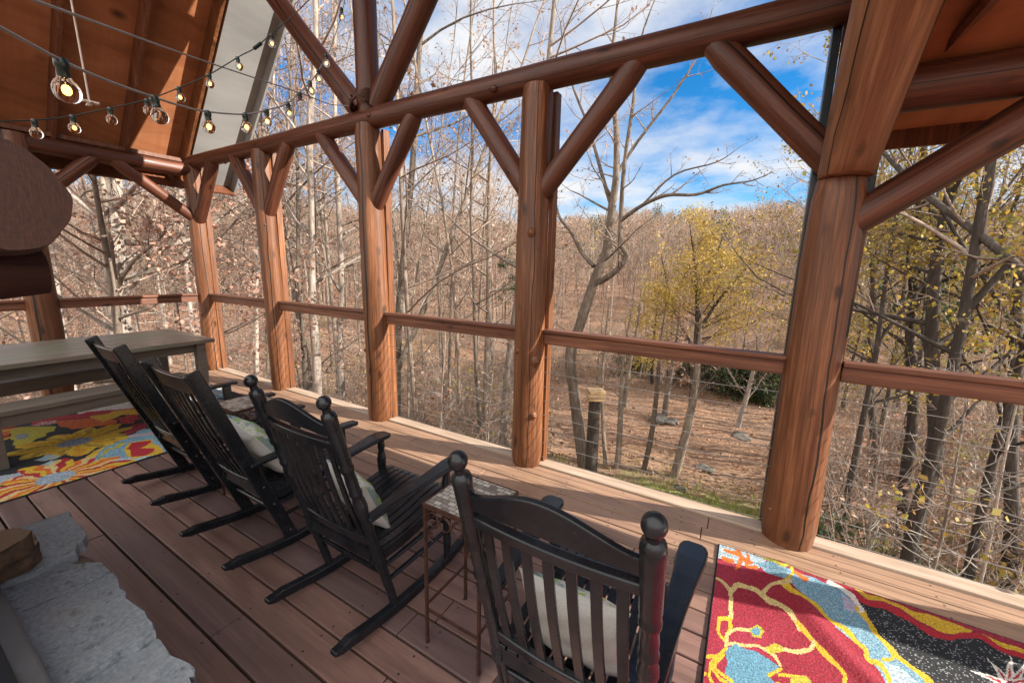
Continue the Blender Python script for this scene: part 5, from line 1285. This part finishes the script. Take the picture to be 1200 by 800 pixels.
# ------------------------------------------------------------------ undergrowth, far woods, litter: what nobody could count
def merged(name, protos, places, mats, label=None):
    Vs, Qs, ms, cs, n = [], [], [], [], 0
    for (x, y, z, s, rz, k, tint) in places:
        V, Q, mi, c = protos[k]; cr, sr = math.cos(rz), math.sin(rz); W = V*np.array([s, s, s]); W = np.stack([W[:, 0]*cr-W[:, 1]*sr+x, W[:, 0]*sr+W[:, 1]*cr+y, W[:, 2]+z], -1)
        Vs.append(W); Qs.append(Q+n); ms.append(mi); cs.append(c*tint); n += len(V)
    o = bpy.data.objects.new(name, np_mesh(name, np.concatenate(Vs), np.concatenate(Qs), mats, False, np.concatenate(ms), np.concatenate(cs))); link(o); return tag(o, label, None, None, 'stuff')
def far_proto(seed, H, leaf, nleaf):
    rg = np.random.default_rng(seed); G_ = Geo(); P, R = limb((0, 0, -.5), np.array([rg.normal(0, .04), rg.normal(0, .04), 1.]), H, .12, .02, 5, rg, .05, .02); G_.tube(P, R, 4); tips = []
    for j in range(24):
        t = .22+.7*rg.uniform(0, 1); p, rr, d = interp(P, R, t); L = H*.27*(1.25-t)*rg.uniform(.6, 1.2)
        P1, R1 = limb(p, rot_to(d, math.radians(rg.uniform(30, 65)), rg.uniform(0, 6.3)), L, .045, .014, 3, rg, .12, .08); G_.tube(P1, R1, 3)
        for q in range(8):
            p2, r2, d2 = interp(P1, R1, rg.uniform(.2, 1)); P2, R2 = limb(p2, rot_to(d2, math.radians(rg.uniform(25, 65)), rg.uniform(0, 6.3)), L*rg.uniform(.3, .55), .017, .007, 1, rg, .1, .05); G_.tube(P2, R2, 3); tips.append(P2[-1])
    t = np.array(tips)
    if nleaf: G_.leaves(t[rg.integers(0, len(t), nleaf)]+rg.normal(0, .25, (nleaf, 3)), .3, leaf, rg)
    return G_.arrays()
FP = [far_proto(1, 14, LEAF_TAN, 60), far_proto(2, 16, LEAF_TAN, 110), far_proto(3, 13, LEAF_RUST, 170), far_proto(4, 15, LEAF_TAN, 0), far_proto(5, 12, LEAF_YEL, 110), far_proto(6, 13, LEAF_PINE, 420)]
pl = []; rf = np.random.default_rng(9)
FPH = [14, 16, 13, 15, 12, 13]
def ridge(a): return 7.7+.75*math.sin(a*.11+1.9)+.35*math.sin(a*.29)+.2*math.sin(a*.8+1)
for i in range(2600):
    az = math.radians(rf.uniform(-92, 52)); d = 40+(rf.uniform(0, 1)**.75)*95; x, y = d*math.sin(az), d*math.cos(az)
    k = int(rf.choice(6, p=[.23, .22, .27, .17, .05, .06])); s_ = min(rf.uniform(.7, 1.05), (1.6+d*math.tan(math.radians(ridge(math.degrees(az))+rf.uniform(-1.5, .35)+(.5 if rf.random() < .05 else 0)))-gz(x, y))/FPH[k])
    pl.append((x, y, gz(x, y), s_, rf.uniform(0, 6.3), k, rf.uniform(.75, 1.15)))
merged('far_woods', FP, pl, [M['twig'], M['leaf']], 'bare woods covering the far hillside')
def brush_proto(seed, leaf, nleaf, H=1.6):
    rg = np.random.default_rng(seed); G_ = Geo(); tips = []
    for j in range(9):
        P, R = limb((rg.normal(0, .15), rg.normal(0, .15), -.05), np.array([rg.normal(0, .45), rg.normal(0, .45), 1.]), H*rg.uniform(.5, 1.2), .012, .003, 4, rg, .14, .03); G_.tube(P, R, 3)
        for q in range(6):
            p2, r2, d2 = interp(P, R, rg.uniform(.2, 1)); P2, R2 = limb(p2, rot_to(d2, math.radians(rg.uniform(25, 65)), rg.uniform(0, 6.3)), H*rg.uniform(.2, .42), .005, .002, 2, rg, .2, .04); G_.tube(P2, R2, 3); tips += [P2[1], P2[-1]]
    t = np.array(tips); G_.leaves(t[rg.integers(0, len(t), nleaf)]+rg.normal(0, .06, (nleaf, 3)), .09, leaf, rg); return G_.arrays()
BP = [brush_proto(1, LEAF_TAN, 40), brush_proto(2, LEAF_PINK, 60), brush_proto(3, LEAF_TAN, 15), brush_proto(4, LEAF_OLIVE, 90, 1.3)]
pl = []
while len(pl) < 1300:
    az = rf.uniform(-90, 48); d = 5.5+34*rf.uniform(0, 1)**.9
    if -26 < az < 9 and d < 22: continue
    if -33 < az < 14 and d < 9: continue
    a = math.radians(az); x, y = d*math.sin(a), d*math.cos(a)
    if y < 3.6 and x > -7.6: continue
    pl.append((x, y, gz(x, y), rf.uniform(.6, 1.5), rf.uniform(0, 6.3), int(rf.choice(4, p=[.35, .25, .25, .15]) if az > -60 else rf.choice(4, p=[.3, .5, .2, 0])), 1.0))
merged('undergrowth', BP, pl, [M['twig'], M['leaf']], 'bare twiggy undergrowth on the forest floor')
def scatter_leaves():
    G_ = Geo(); n = 16000; az = np.radians(rf.uniform(-60, 32, n)); d = 6+22*rf.uniform(0, 1, n)**.8; x, y = d*np.sin(az), d*np.cos(az); z = ground(x, y)+.02
    G_.leaves(np.stack([x, y, z], -1), .1, LEAF_TAN+[(.5, .3, .17), (.22, .1, .05)], rf, 0, -.05); V, Q, mi, c = G_.arrays(); V[:, 2] = np.maximum(V[:, 2], ground(V[:, 0], V[:, 1])+.006)
    o = bpy.data.objects.new('leaf_litter', np_mesh('leaf_litter', V, Q, [M['leaf']], False, None, c)); link(o); tag(o, 'fallen tan leaves lying over the clearing', None, None, 'stuff')
    n = 9000; x = rf.normal(.6, 2.4, n); y = rf.normal(9.0, 1.3, n); k = y > 4; x, y = x[k], y[k]; n = len(x); z = ground(x, y); h = rf.uniform(.06, .2, n); t = rf.uniform(0, 6.3, n); w = .012
    B = np.stack([x, y, z-.01], -1); D = np.stack([np.cos(t)*w, np.sin(t)*w, 0*t], -1); Tp = B+np.stack([rf.normal(0, .05, n), rf.normal(0, .05, n), h], -1)
    V = np.stack([B-D, B+D, Tp+D*.2, Tp-D*.2], 1).reshape(-1, 3); c = np.array([(.3, .3, .07), (.2, .24, .05), (.42, .36, .12)])[rf.integers(0, 3, n)]
    o = bpy.data.objects.new('grass', np_mesh('grass', V, np.arange(n*4).reshape(n, 4), [M['leaf']], False, None, c)); link(o); tag(o, 'yellow-green grass near the deck edge', None, None, 'stuff')
scatter_leaves()
